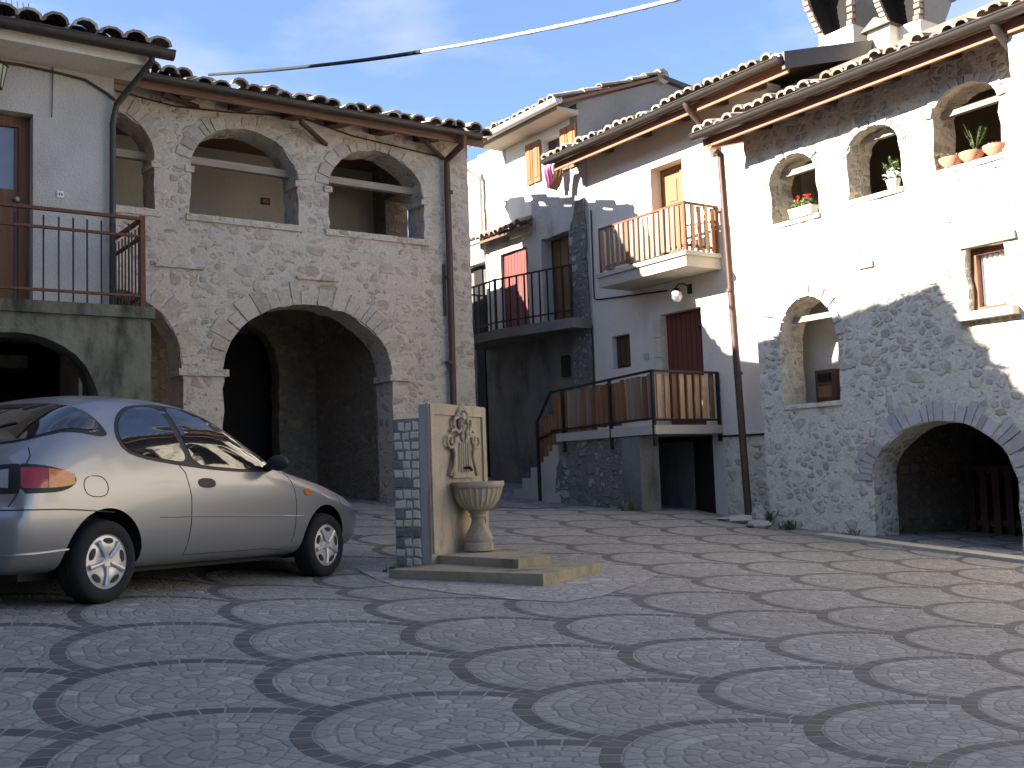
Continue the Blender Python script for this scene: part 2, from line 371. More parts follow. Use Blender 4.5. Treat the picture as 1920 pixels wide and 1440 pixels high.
def wall(name, parent, outline, holes, y, th, mat, jit=0.0, step=.16, disp=0.0, smooth=40, back=True):
    rnd = random.Random(len(name) * 7 + len(holes))
    def jl(lp, f=1.0):
        return [(a + rnd.uniform(-jit, jit) * f, b + rnd.uniform(-jit, jit) * f) for a, b in resample(lp, step)] if jit else list(lp)
    O = jl(outline, .6); H = [jl(h) for h in holes]
    pts = []; edges = []; loops = []
    for lp in [O] + H:
        i = len(pts); pts += lp; loops.append((i, len(lp))); edges += [(i + k, i + (k + 1) % len(lp)) for k in range(len(lp))]
    if disp:
        xs = [p[0] for p in O]; zs = [p[1] for p in O]; g = step * 1.15
        a = min(xs) + g / 2
        while a < max(xs):
            b = min(zs) + g / 2
            while b < max(zs):
                q = (a + rnd.uniform(-.3, .3) * g, b + rnd.uniform(-.3, .3) * g)
                if inside(q, O) and not any(inside(q, h) for h in H): pts.append(q)
                b += g
            a += g
    vs, _, fs, *_ = delaunay_2d_cdt([Vector(p) for p in pts], edges, [], 0, 1e-6)
    mb = MB(); n = len(vs)
    def dd(p): return disp * (mnoise.noise(Vector((p[0] * 3.1, p[1] * 4.3, y))) + .6 * mnoise.noise(Vector((p[0] * 9, p[1] * 12, y)))) if disp else 0
    mb.v = [(p[0], y + dd(p), p[1]) for p in vs] + [(p[0], y + th, p[1]) for p in vs]
    for f in fs:
        c = (sum(vs[i][0] for i in f) / 3, sum(vs[i][1] for i in f) / 3)
        if not inside(c, O) or any(inside(c, h) for h in H): continue
        a, b, d = (vs[i] for i in f[:3])
        if (b[0] - a[0]) * (d[1] - a[1]) - (b[1] - a[1]) * (d[0] - a[0]) < 0: f = list(reversed(f))
        mb.f.append(tuple(f)); mb.m.append(0)
        if back: mb.f.append(tuple(n + i for i in reversed(f))); mb.m.append(0)
    for lp in [O] + H:
        for a, b in zip(lp, lp[1:] + lp[:1]):
            mb.face([(a[0], y + dd(a), a[1]), (b[0], y + dd(b), b[1]), (b[0], y + th, b[1]), (a[0], y + th, a[1])])
    o = mb.obj(name, parent, [mat], smooth)
    return o
def voussoirs(name, parent, s0, s1, zs, za, wd, n, y, mat, proud=.012, a0=0.0, a1=math.pi, seed=1):
    rnd = random.Random(seed); c, rx, rz = (s0 + s1) / 2, (s1 - s0) / 2, za - zs; mb = MB()
    t = a0
    while t < a1 - .02:
        dt = (a1 - a0) / n * rnd.uniform(.5, 1.6); t1 = min(a1, t + dt); e = dt * .06
        wi = wd * rnd.uniform(.6, 1.1); pr = proud * rnd.uniform(.1, 1.1)
        def q(tt, k): return (c + (rx + k) * math.cos(tt), zs + (rz + k) * math.sin(tt))
        A, B, C, D = q(t + e, .006), q(t1 - e, .006), q(t1 - e * 2, wi), q(t + e * 2, wi)
        mb.hexa([(A[0], y - pr, A[1]), (D[0], y - pr, D[1]), (C[0], y - pr, C[1]), (B[0], y - pr, B[1])], [(A[0], y + .05, A[1]), (D[0], y + .05, D[1]), (C[0], y + .05, C[1]), (B[0], y + .05, B[1])])
        t = t1
    return mb.obj(name, parent, [mat])
def room(name, parent, x0, x1, y0, y1, z0, z1, mat, faces='LRBFC'):
    mb = MB()                                   # open towards the front: left, right, back, floor, ceiling slabs
    t = .12
    if 'B' in faces: mb.box(x0 - t, x1 + t, y1, y1 + t, z0 - t, z1 + t)
    if 'L' in faces: mb.box(x0 - t, x0, y0, y1 - .002, z0, z1)
    if 'R' in faces: mb.box(x1, x1 + t, y0, y1 - .002, z0, z1)
    if 'F' in faces: mb.box(x0 - t, x1 + t, y0, y1 - .003, z0 - t, z0 - .002)
    if 'C' in faces: mb.box(x0 - t, x1 + t, y0, y1 - .003, z1 + .002, z1 + t)
    return mb.obj(name, parent, [mat])
def roof(parent, x0, x1, ye, ze, depth, pitch, seed=1, sp=.2, soffit='wood_soffit', course=.36, thick=.05, amp=1.0, name='roof', tile='tile'):
    rnd = random.Random(seed); tp = math.tan(R(pitch)); mb = MB()
    def z(y): return ze + (y - ye) * tp
    y1 = ye + depth
    mb.hexa([(x0, ye, ze - thick), (x1, ye, ze - thick), (x1, y1, z(y1) - thick), (x0, y1, z(y1) - thick)], [(x0, ye, ze), (x1, ye, ze), (x1, y1, z(y1)), (x0, y1, z(y1))], 1)
    cosp = math.cos(R(pitch)); n = int((x1 - x0) / sp); L_ = depth / cosp; nc = int(L_ / course) + 1
    dirv = Vector((0, cosp, math.sin(R(pitch)))); nor = Vector((0, -math.sin(R(pitch)), cosp))
    for i in range(n + 1):
        cx = x0 + .06 + i * (x1 - x0 - .12) / n
        for k in range(nc):
            s = k * course - .07 + rnd.uniform(-.03, .03)
            o = Vector((cx + rnd.uniform(-.016, .016) * amp, ye, ze)) + dirv * s + nor * (.008 + rnd.uniform(0, .026) * amp + (.03 if k == 0 else 0) * rnd.random())
            ln = min(course + .07, L_ - s + .05); yaw = rnd.uniform(-.05, .05) * amp
            r0, r1 = sp * .52, sp * .43; hh = rnd.uniform(.85, 1.1); base = len(mb.v); S = 5
            for e, (rr, sl_, lift) in enumerate(((r0, 0, .022), (r1, ln, 0))):
                for j in range(S + 1):
                    t = math.pi * j / S
                    mb.v.append(tuple(o + dirv * sl_ + Vector((yaw * sl_ - rr * math.cos(t), 0, 0)) + nor * (lift + rr * .75 * hh * math.sin(t))))
            # inner skin gives each tile its thickness at the open end
            for j in range(S + 1):
                t = math.pi * j / S
                mb.v.append(tuple(o + Vector((-(r0 - .03) * math.cos(t), 0, 0)) + nor * (.022 + (r0 - .03) * .75 * hh * math.sin(t) - .004)))
            for j in range(S):
                mb.f.append((base + j, base + S + 1 + j, base + S + 2 + j, base + j + 1)); mb.m.append(0)
                mb.f.append((base + j, base + j + 1, base + 2 * (S + 1) + j + 1, base + 2 * (S + 1) + j)); mb.m.append(0)
    return mb.obj(name, parent, [M[tile], M[soffit]])
def gutter(parent, x0, x1, y, z, r=.065, mat='gutter', name='gutter', z1=None):
    mb = MB(); z1 = z if z1 is None else z1; n = 7
    for e in range(2):
        x, zz = ((x0, z), (x1, z1))[e]
        for j in range(n + 1):
            t = math.pi + math.pi * j / n; mb.v.append((x, y + r * math.cos(t), zz + r * math.sin(t)))
    for j in range(n): mb.f.append((j, j + 1, n + 2 + j, n + 1 + j)); mb.m.append(0)
    mb.f.append(tuple(range(n, -1, -1))); mb.m.append(0); mb.f.append(tuple(range(n + 1, 2 * n + 2))); mb.m.append(0)
    mb.tube([(x0, y - r, z), (x1, y - r, z1)], .011, 6)
    return mb.obj(name, parent, [M[mat]], 50)
# ------------------------------------------------------------------ the square: one sheet of scale-pattern setts
UVL = [[3.6461, 4.8203], [1.90255, 5.72019], [5.5704, -1.66422]]
UVC = [[3.58073, 4.52367], [1.81716, 5.33653], [0.12786, 0.56159], [0.2198, 0.60758], [5.36139, -0.41239], [-0.19047, 0.84422], [-0.31311, -1.55676], [0.37792, -0.89612], [0.21122, 0.1254], [0.53771, -0.3807]]
def lattice(x, y):                              # lattice coordinates of the setts (laid a little unevenly)
    X, Y = x / 5, (y - 9) / 5; out = []
    k = math.exp(-(max(0, abs(x - .5) - 5) / 2.5) ** 2 - (max(0, abs(y - 9) - 6.5) / 2.5) ** 2)
    for c in (0, 1):
        l = UVL[0][c] + UVL[1][c] * Y + UVL[2][c] * X; q = 0; n = 0
        for i in range(4):
            for j in range(4 - i): q += UVC[n][c] * X ** i * Y ** j; n += 1
        out.append(l + (q - l) * k)
    return out
def sett_material():
    g = G('sett_paving', .78, .35)
    uv = nd(g.nt, 'ShaderNodeUVMap', uv_map='lattice').outputs[0]
    uv = g.warp(uv, 1.1, .10); uv = g.warp(uv, 5.0, .022); uv = g.scale(uv, (1, 1, 0))
    q = g.vm('ADD', uv, (-.5, .5, 0)); fl = g.vm('FLOOR', q); fr = g.vm('SUBTRACT', q, fl)
    RR = .7071
    r10, r00, r11, r01 = (g.vm('SUBTRACT', fr, c) for c in ((1, 0, 0), (0, 0, 0), (1, 1, 0), (0, 1, 0)))
    def inn(r): return g.m('LESS_THAN', g.vm('LENGTH', r), RR)
    def pick(f, a, b):
        n = nd(g.nt, 'ShaderNodeMix', {0: f}, data_type='VECTOR'); g.nt.links.new(a, n.inputs[5]); g.nt.links.new(b, n.inputs[4]); return n.outputs[1]
    rel = pick(inn(r10), r10, pick(inn(r00), r00, pick(inn(r11), r11, r01)))
    d = g.vm('LENGTH', rel); sx = nd(g.nt, 'ShaderNodeSeparateXYZ', {0: rel}); ang = g.m('ARCTAN2', sx.outputs[1], sx.outputs[0])
    cid = g.vm('SUBTRACT', fl, rel); cell = g.vm('FLOOR', g.vm('ADD', g.vm('SUBTRACT', q, rel), (.5, .5, .5)))
    wnc = nd(g.nt, 'ShaderNodeTexWhiteNoise', {'Vector': cell}, noise_dimensions='3D')
    ring = g.ss(RR - .097, RR - .091, d)
    # border blocks
    ba = g.m('MULTIPLY', ang, RR / .125); bf = g.m('FRACT', ba); be = g.m('MINIMUM', bf, g.m('SUBTRACT', 1.0, bf))
    bj = g.m('MULTIPLY', g.ss(.02, .07, be), g.m('SUBTRACT', 1.0, g.ss(RR - .008, RR - .001, d)))
    brn = nd(g.nt, 'ShaderNodeTexWhiteNoise', {'Vector': nd(g.nt, 'ShaderNodeCombineXYZ', {0: g.m('FLOOR', ba), 1: wnc.outputs['Value'], 2: 3.0}).outputs[0]}, noise_dimensions='3D').outputs['Value']
    # inner setts in concentric arcs
    h = .084
    wob = g.noise(uv, 6.0, 3).outputs['Color']; wsep = nd(g.nt, 'ShaderNodeSeparateColor', {'Color': wob})
    rr = g.m('ADD', g.m('MULTIPLY', g.m('SUBTRACT', RR - .1, d), 1 / h), g.m('MULTIPLY', g.m('SUBTRACT', wsep.outputs[0], .5), .9)); k = g.m('FLOOR', rr)
    rad = g.m('MAXIMUM', g.m('SUBTRACT', RR - .1 - h / 2, g.m('MULTIPLY', k, h)), .03)
    kr = nd(g.nt, 'ShaderNodeTexWhiteNoise', {'Vector': nd(g.nt, 'ShaderNodeCombineXYZ', {0: k, 1: wnc.outputs['Value'], 2: 1.0}).outputs[0]}, noise_dimensions='3D').outputs['Value']
    aa = g.m('ADD', g.m('MULTIPLY', g.m('MULTIPLY', ang, rad), 1 / .100), g.m('ADD', g.m('MULTIPLY', kr, 7.0), g.m('MULTIPLY', g.m('SUBTRACT', wsep.outputs[1], .5), 1.3))); ka = g.m('FLOOR', aa)
    f1, f2 = g.m('FRACT', rr), g.m('FRACT', aa)
    e1, e2 = g.m('MINIMUM', f1, g.m('SUBTRACT', 1.0, f1)), g.m('MINIMUM', f2, g.m('SUBTRACT', 1.0, f2))
    ij = g.m('MULTIPLY', g.ss(.02, .17, e1), g.ss(.02, .15, e2))
    irn = nd(g.nt, 'ShaderNodeTexWhiteNoise', {'Vector': nd(g.nt, 'ShaderNodeCombineXYZ', {0: k, 1: ka, 2: g.m('MULTIPLY', wnc.outputs['Value'], 31.0)}).outputs[0]}, noise_dimensions='3D').outputs['Value']
    fine = g.noise(g.co(), 42, 5, .7).outputs['Fac']; big = g.noise(g.co(), .55, 5).outputs['Fac']
    ic = g.ramp(irn, [(0, (.18, .172, .155)), (.35, (.21, .20, .18)), (.7, (.23, .219, .196)), (.95, (.262, .249, .222)), (1, (.30, .285, .252))])
    ic = g.mix(g.m('MULTIPLY', g.m('SUBTRACT', 1.0, ij), .55), ic, (.15, .143, .135))
    bc = g.ramp(brn, [(0, (.062, .058, .057)), (1, (.095, .09, .086))]); bc = g.mix(bj, (.20, .195, .19), bc)
    cc = g.mix(ring, ic, bc)
    f = g.m('ADD', g.m('MULTIPLY', fine, .5), g.m('MULTIPLY', big, .55)); f = g.m('ADD', f, .66)
    cc = g.mix(1.0, cc, nd(g.nt, 'ShaderNodeCombineColor', {0: f, 1: f, 2: f}).outputs[0], 'MULTIPLY')
    g.col(cc)
    hh = g.m('ADD', nd(g.nt, 'ShaderNodeMix', {0: ring, 2: ij, 3: bj}, data_type='FLOAT').outputs[0], g.m('MULTIPLY', fine, .5))
    g.bump(hh, .6, .007); return g.mat
def grid_axis(a, b, fine0, fine1, st):
    xs = list(np.arange(fine0, fine1 + 1e-6, st)); s = st
    x = fine1
    while x < b: s *= 1.35; x += s; xs.append(min(x, b))
    s = st; x = fine0
    while x > a: s *= 1.35; x -= s; xs.insert(0, max(x, a))
    return xs
def sheet(name, xs, ys, mat, dz=0.0, keep=None, uv=True):
    me = bpy.data.meshes.new(name); nx = len(xs)
    vs = [(x, y, gz(x, y) + dz) for y in ys for x in xs]
    fs = [(j * nx + i, j * nx + i + 1, (j + 1) * nx + i + 1, (j + 1) * nx + i) for j in range(len(ys) - 1) for i in range(nx - 1)]
    if keep: fs = [f for f in fs if keep(sum(vs[i][0] for i in f) / 4, sum(vs[i][1] for i in f) / 4)]
    me.from_pydata(vs, [], fs)
    if uv:
        l = me.uv_layers.new(name='lattice')
        for lp in me.loops:
            v = vs[lp.vertex_index]; l.data[lp.index].uv = lattice(v[0], v[1])
    me.materials.append(mat); me.polygons.foreach_set('use_smooth', [True] * len(fs))
    o = bpy.data.objects.new(name, me); COL.objects.link(o); return tag(o, kind='structure')
M['setts'] = sett_material()
M['alley'] = stone('alley_setts', [(.19, .19, .20), (.25, .25, .26), (.22, .215, .22)], (.15, .15, .155), 7, 1, .03, .05, .1, .015)
M['band'] = stone('pale_paving_band', [(.34, .315, .28), (.40, .37, .33), (.31, .29, .26)], (.29, .27, .24), 8, 1, .0, .08, .1, .012)
sheet('ground', grid_axis(-70, 70, -6.5, 7.5, .14), grid_axis(-60, 90, 2.0, 22.0, .14), M['setts'])
def poly_sheet(name, pts, mat, dz, step=.25):
    xs = [p[0] for p in pts]; ys = [p[1] for p in pts]
    lp = resample([(p[0], p[1]) for p in pts], step); n0 = len(lp); q = list(lp)
    for x in np.arange(min(xs), max(xs), step):
        for y in np.arange(min(ys), max(ys), step):
            if inside((x, y), lp) and min(math.dist((x, y), e) for e in lp) > step * .4: q.append((x, y))
    vs, _, fs, *_ = delaunay_2d_cdt([Vector(p) for p in q], [(i, (i + 1) % n0) for i in range(n0)], [], 0, 1e-6)
    mb = MB(); mb.v = [(p[0], p[1], gz(p[0], p[1]) + dz) for p in vs]
    for f in fs:
        c = (sum(vs[i][0] for i in f) / 3, sum(vs[i][1] for i in f) / 3)
        if not inside(c, lp): continue
        a, b, d = (vs[i] for i in f)
        if (b[0] - a[0]) * (d[1] - a[1]) - (b[1] - a[1]) * (d[0] - a[0]) < 0: f = f[::-1]
        mb.f.append(tuple(f)); mb.m.append(0)
    return tag(mb.obj(name, None, [mat], 60), kind='structure')
gp = lambda *l: [tuple(hit(*p)[:2]) for p in l]
al = gp((905, 950), (1000, 955), (1090, 948), (1150, 960))
poly_sheet('alley_path', [al[0], al[1], al[2], (1.6, 16.2), (1.2, 19), (.2, 26), (-3, 28), (-2.6, 20), (-1.2, 17.2)], M['alley'], .008, .4)

# ------------------------------------------------------------------ arcade house
FA = Frame(-.56, 16.5, (.815, .579)); A = FA.loc
ah = house('arcade_house', FA, 'two-storey pale rubble stone house with loggia arches above a wide ground-floor archway', 'house')
ze = (A(300, 153, -.5)[1] + A(880, 249, -.5)[1]) / 2
sL = A(40, 600)[0]; sR = 0.0; zt = ze + .06
hz = []
a2 = (A(357, 400)[0], A(560, 400)[0]); a3 = (A(617, 420)[0], A(795, 420)[0]); a1 = (A(110, 380)[0], A(291, 380)[0])
sill = (A(458, 415)[1] + A(705, 440)[1]) / 2
h2 = (sill, A(357, 305)[1] - .06, A(440, 240)[1]); h3 = (sill - .02, A(617, 345)[1] - .05, A(688, 281)[1]); h1 = (sill + .02, A(291, 290)[1] - .1, A(205, 202)[1])
lo = (A(420, 800)[0], A(738, 800)[0]); lz = (-1.2, A(420, 692)[1], A(572, 571)[1])
l2 = (A(70, 700)[0], A(342, 700)[0]); lz2 = (-1.2, A(342, 692)[1], A(205, 540)[1])
holes = [arch(*a1, *h1), arch(*a2, *h2), arch(*a3, *h3), arch(*lo, *lz), arch(*l2, *lz2)]
wall('front_wall', ah, rect(sL, sR, -1.3, zt), holes, 0, .48, M['stone_pale'], .018, .14, .022)
for k, (s, h, w_, n) in enumerate(((a1, h1, .2, 17), (a2, h2, .2, 19), (a3, h3, .19, 17), (lo, lz, .30, 24), (l2, lz2, .28, 22))):
    voussoirs('arch_ring', ah, s[0], s[1], h[1], h[2], w_, n, -.004, M['voussoir_pale'], .016, .05, math.pi - .05, seed=k)
# imposts, sills and small ledges of dressed stone
for s, h in ((a1, h1), (a2, h2), (a3, h3)):
    for e, q in ((s[0], -1), (s[1], 1)):
        mb = MB(); mb.box(e - .07 if q < 0 else e - .05, e + .05 if q < 0 else e + .07, -.03, .40, h[1] - .07, h[1] + .01); mb.obj('impost', ah, [M['stone_pale']])
for x0, x1, z_ in ((l2[1] - .06, lo[0] + .06, lz[1]), (lo[1] - .06, lo[1] + .3, lz[1])):
    mb = MB(); mb.box(x0, x1, -.055, .46, z_ - .1, z_ - .01); mb.obj('impost', ah, [M['stone_pale']])
for s in (a1, a2, a3):
    mb = MB(); mb.box(s[0] - .06, s[1] + .06, -.035, .3, sill - .075, sill + .012); mb.obj('sill', ah, [M['stone_pale']])
for p, q in (((290, 495), (378, 498)), ((555, 519), (632, 522))):
    mb = MB(); u, v = A(*p), A(*q); mb.box(u[0], v[0], -.05, .02, u[1] - .03, u[1] + .015); mb.obj('stone_ledge', ah, [M['stone_pale']])
# loggia room with the end window
ty = 2.3; zc = ze + .25
mb = MB(); mb.box(sL, -.02, ty, ty + .12, sill - .42, zc + .55); mb.box(sL, -.42, .5, ty, sill - .42, sill - .3); mb.obj('loggia_back_wall', ah, [M['cream_plaster']])
gy, gzz = FA.side(-.42, 752, 440), FA.side(-.42, 768, 392)
y0, y1 = sorted((gy[0], gzz[0])); y0 = max(.52, y0 - .1); y1 = min(ty - .3, y1 + .5)
zo0, zo1 = sill - .05, gzz[1] + .32
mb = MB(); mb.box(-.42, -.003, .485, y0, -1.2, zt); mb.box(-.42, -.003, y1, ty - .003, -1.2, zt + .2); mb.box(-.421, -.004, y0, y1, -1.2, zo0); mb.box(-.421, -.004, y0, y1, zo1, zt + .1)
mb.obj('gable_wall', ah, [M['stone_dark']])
mb = MB()
for s, p, q in ((a1, (215, 273), (290, 286)), (a2, (357, 289), (540, 318)), (a3, (617, 326), (770, 346))):
    z_ = A(*p)[1]; mb.bar((s[0] - .05, .28, z_), (s[1] + .05, .28, z_ - .01), .1, .1)
mb.obj('tie_beam', ah, [M['wood_tie']])
mb = MB(); u = A(489, 371, ty); v = A(505, 385, ty); mb.box(u[0], v[0], ty - .03, ty - .004, v[1], u[1]); mb.box(u[0] + .02, v[0] - .02, ty - .034, ty - .029, v[1] + .02, u[1] - .02, 1); mb.obj('meter_box', ah, [M['wood_rafter'], M['door_tan']])
# vaulted ground floor
zf = -.34
sb = A(524, 800, 2.6)[0]
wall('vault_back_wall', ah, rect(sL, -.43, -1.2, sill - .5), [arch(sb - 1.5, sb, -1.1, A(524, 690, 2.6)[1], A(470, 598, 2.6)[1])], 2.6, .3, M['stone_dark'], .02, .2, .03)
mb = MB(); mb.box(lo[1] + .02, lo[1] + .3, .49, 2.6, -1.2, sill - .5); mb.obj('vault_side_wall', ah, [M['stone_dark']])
mb = MB(); mb.box(sL - .2, -.43, 3.2, 3.3, -1.2, 2.5); mb.box(sL - .2, sL, .485, 5.0, -1.2, zc); mb.obj('vault_shade_wall', ah, [M['black']])  # black walls: the unlit depth of the archway put into colour
mb = MB(); mb.box(A(640, 945, .4)[0], lo[1] + .01, .1, .9, -.6, A(700, 947, .1)[1]); mb.obj('threshold', ah, [M['rock']])
rf = roof(ah, sL - .1, A(913, 248, -.5)[0], -.5, ze, 3.35, 15, seed=4, amp=3.2, sp=.23)
mb = MB(); mb.box(sL, -.43, .5, 2.29, ze + .12, ze + .17); mb.obj('loggia_ceiling', ah, [M['wood_soffit']])
mb = MB(); ze_ = ze - .05
for px in (342, 451, 549, 631, 714, 796):
    c = A(px, 200, -.2)[0]; mb.hexa([(c - .1, -.42, ze_ - .1), (c + .1, -.42, ze_ - .1), (c + .1, .1, ze_ - .0), (c - .1, .1, ze_ - .0)], [(c - .1, -.42, ze_ + .0), (c + .1, -.42, ze_ + .0), (c + .1, .1, ze_ + .13), (c - .1, .1, ze_ + .13)])
mb.obj('rafter', ah, [M['wood_rafter']])
mb = MB(); mb.box(sL, A(905, 250, -.45)[0], -.47, -.435, ze_ - .09, ze_ + .045); mb.obj('eave_board', ah, [M['wood_soffit']])
gutter(ah, sL, A(900, 250, -.56)[0], -.575, ze - .01, .07)
mb = MB(); z_ = ze - .06
g0 = A(868, 255, -.56); g1 = A(838, 300, -.1); g2 = A(851, 757, -.1)
mb.tube([(g0[0], -.575, ze - .06), (g0[0], -.56, g0[1] - .12), (g1[0], -.1, g1[1]), (g1[0], -.09, g1[1] - .2), (A(846, 560, -.1)[0], -.09, A(846, 560, -.1)[1]), (g2[0], -.09, g2[1]), (g2[0], -.09, -.2)], .05, 10)
for yy in (360, 520, 680): c = A(843, yy, -.1); mb.tube([(c[0], -.09, c[1] - .02), (c[0], -.09, c[1] + .02)], .062, 10)
mb.obj('downpipe', ah, [M['gutter_red']], 50)
for p, q in (((305, 176), (372, 200)), ((563, 228), (613, 271)), ((781, 250), (832, 297))):
    u, v = A(*p, -.42), A(*q, -.02); mb = MB(); mb.bar((u[0], -.42, u[1]), (v[0], .0, v[1]), .05, .05); mb.obj('eave_strut', ah, [M['wood_rafter']])
c0, c1 = A(833, 495, -.05), A(836, 592, -.05)
mb = MB(); mb.tube([(c0[0], -.03, c0[1]), (c1[0], -.03, c1[1])], .02, 6); mb.obj('conduit', ah, [M['gutter']])
mb = MB(); pth = [(A(x, y, -.03)[0], -.035, A(x, y, -.03)[1]) for x, y in ((215, 170), (330, 200), (430, 211), (560, 219), (660, 255), (835, 297))]; mb.tube(pth, .012, 5); mb.obj('wall_cable', ah, [M['wood_rafter']])

# lower house behind the arcade house
FB = Frame(*FA.pt(-5.2, 3.4, 0)[:2], (.815, .579))
bh = house('rear_house', FB, 'low plastered house in the alley behind the arcade house', 'house')
mb = MB(); mb.box(0, 5.05, 0, 5.5, -1.2, 4.45); mb.box(.001, 5.049, -.5, -.001, 2.7, 4.44); mb.obj('wall', bh, [M['grey_plaster']])
roof(bh, -.2, 5.15, -.52, 4.52, 6.2, 3, seed=9)
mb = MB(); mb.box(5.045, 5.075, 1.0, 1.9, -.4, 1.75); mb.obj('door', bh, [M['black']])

# ------------------------------------------------------------------ plastered house at the left with its terrace
FL = Frame(-3.7, 11.0, (.815, .579)); Lp = FL.loc
lh = house('plaster_house', FL, 'roughcast plaster house with an iron-railed terrace over a stained archway', 'house')
WY = 1.1
sr = Lp(214, 380, WY)[0]; tr = Lp(283, 660)[0]; zfl = Lp(270, 574)[1]; SLF = -7.5
zeL = Lp(200, 92, .5)[1]; tipx = Lp(322, 98, .5)[0]
d1 = Lp(62, 400, WY)[0]; d0 = d1 - 1.25; dz1 = Lp(62, 214, WY)[1]
wall('wall', lh, rect(SLF, sr, zfl - .12, zeL + .1), [rect(d0, d1, zfl - .02, dz1)], WY, .32, M['roughcast'], 0, .3, .006)
mb = MB(); mb.box(sr - .3, sr - .002, WY + .321, 2.66, -1.2, zeL + .1); mb.box(SLF, sr - .31, 2.5, 2.6, -1.2, zeL); mb.box(SLF - .2, SLF - .001, -.0, 2.6, -1.2, zeL); mb.obj('side_wall', lh, [M['roughcast']])
ar = Lp(187, 742)[0]; ac = Lp(30, 622)
wall('terrace_wall', lh, rect(SLF, tr, -1.3, zfl - .13), [arch(2 * Lp(28, 700)[0] - ar, ar, -1.2, Lp(187, 742)[1] - .1, ac[1])], 0, .42, M['terrace_wall'], .008, .18, .014)
mb = MB(); mb.box(SLF, tr + .03, -.05, WY + .0, zfl - .13, zfl - .012); mb.box(tr - .4, tr - .004, .421, 1.095, -1.2, zfl - .131); mb.obj('terrace_floor', lh, [M['terrace_wall']])
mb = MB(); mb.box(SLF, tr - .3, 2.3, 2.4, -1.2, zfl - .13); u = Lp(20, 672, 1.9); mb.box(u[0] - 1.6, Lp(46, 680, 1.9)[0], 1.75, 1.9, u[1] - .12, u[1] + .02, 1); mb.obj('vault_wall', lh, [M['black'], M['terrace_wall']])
# balcony door
dr = MB(); dr.box(d1 - .012 - .10, d1 - .002, WY + .16, WY + .24, zfl, dz1 - .002); dr.box(d0 + .002, d1 - .112, WY + .16, WY + .24, dz1 - .12, dz1 - .002)
door = dr.obj('door', lh, [M['door_brown']])
gx = Lp(26, 300, WY + .2)[0]; gz0 = Lp(20, 356, WY + .2)[1]; gz1 = Lp(20, 240, WY + .2)[1]
mb = MB(); e0 = d0 + .1; e1 = d1 - .114
mb.box(e0, e1, WY + .18, WY + .225, zfl, gz0); mb.box(gx, e1, WY + .18, WY + .225, gz0 + .001, gz1); mb.box(e0, e1, WY + .18, WY + .225, gz1 + .001, dz1 - .122); mb.box(e0, e0 + .1, WY + .18, WY + .225, gz0 + .001, gz1)
mb.box(e0 + .18, e1 - .12, WY + .165, WY + .18, zfl + .18, gz0 - .2); mb.obj('door_leaf', door, [M['door_brown']])
mb = MB(); mb.box(e0 + .101, gx - .001, WY + .195, WY + .205, gz0 + .002, gz1 - .001); mb.obj('door_glass', door, [M['frost']])
mb = MB(); u = Lp(34, 372, WY + .1); mb.blob((u[0], WY + .14, u[1]), .03); mb.tube([(u[0], WY + .14, u[1]), (u[0], WY + .18, u[1])], .012, 6); mb.obj('handle', door, [M['gutter_pale']], 60)
mb = MB(); u, v = Lp(107, 357, WY - .02), Lp(120, 371, WY - .02); mb.box(u[0], v[0], WY - .018, WY - .007, v[1], u[1])
mb.box(u[0] + .017, u[0] + .033, WY - .021, WY - .017, v[1] + .025, u[1] - .025, 1); mb.box(u[0] + .042, v[0] - .012, WY - .021, WY - .017, v[1] + .025, u[1] - .03, 1); mb.obj('number_plate', lh, [M['white'], M['gutter']])
# eaves
roof(lh, SLF, tipx - .1, .5, zeL + .08, 2.2, 17, seed=12, sp=.26, course=.4, amp=2.6)
mb = MB()
cz = Lp(212, 130, .62)[1]
mb.box(SLF, tipx - .2, .56, WY - .001, zeL - .08, zeL + .03); mb.obj('cornice', lh, [M['white_plaster']])
gutter(lh, SLF, tipx, .44, zeL + .07, .085)
mb = MB(); p0 = Lp(283, 108, .5); p1 = Lp(219, 196, WY - .08)
mb.tube([(p0[0], .45, zeL), (p0[0], .48, p0[1] - .05), (p1[0], WY - .07, p1[1]), (Lp(212, 230, WY - .08)[0], WY - .07, Lp(212, 230, WY - .08)[1]), (Lp(211, 560, WY - .08)[0], WY - .07, zfl)], .034, 10)
mb.obj('downpipe', lh, [M['gutter']], 50)
mb = MB(); mb.tube([(Lp(x, y, WY - .02)[0], WY - .02, Lp(x, y, WY - .02)[1]) for x, y in ((-30, 112), (40, 122), (110, 137), (160, 150), (200, 175), (216, 188))], .016, 6)
mb.tube([(Lp(100, 90, WY - .02)[0], WY - .02, Lp(100, 90, WY - .02)[1]), (Lp(97, 220, WY - .02)[0], WY - .02, Lp(97, 220, WY - .02)[1])], .006, 5); mb.obj('wall_cable', lh, [M['gutter']])
# iron railing
rz1 = Lp(269, 410)[1]; rz2 = Lp(268, 443)[1]; rz3 = Lp(268, 555)[1]; cx = Lp(268, 480)[0]; ry = .02
mb = MB()
for z_, t in ((rz1, .045), (rz2, .035), (rz3, .035)):
    mb.bar((SLF, ry, z_), (cx, ry, z_), t, t * .7); mb.bar((cx, ry + .012, z_ - .001), (cx, WY - .02, z_ - .001), t, t * .7)
mb.box(cx - .025, cx + .025, ry - .025, ry + .025, zfl - .01, rz1 + .03)
rail = mb.obj('railing', lh, [M['rust']])
b0 = None; rnd = random.Random(3)
for k in range(60):
    x = cx - .135 * (k + 1)
    if x < SLF + .1: break
    if b0 is None:
        mb = MB(); mb.bar((0, 0, rz3 - .16), (0, 0, rz2 + .12), .014, .014, (0, 1, 0)); b0 = mb.obj('baluster', rail, [M['iron']], loc=(x, ry, 0))
    else: copy_at(b0, (x + rnd.uniform(-.006, .006), ry, 0))
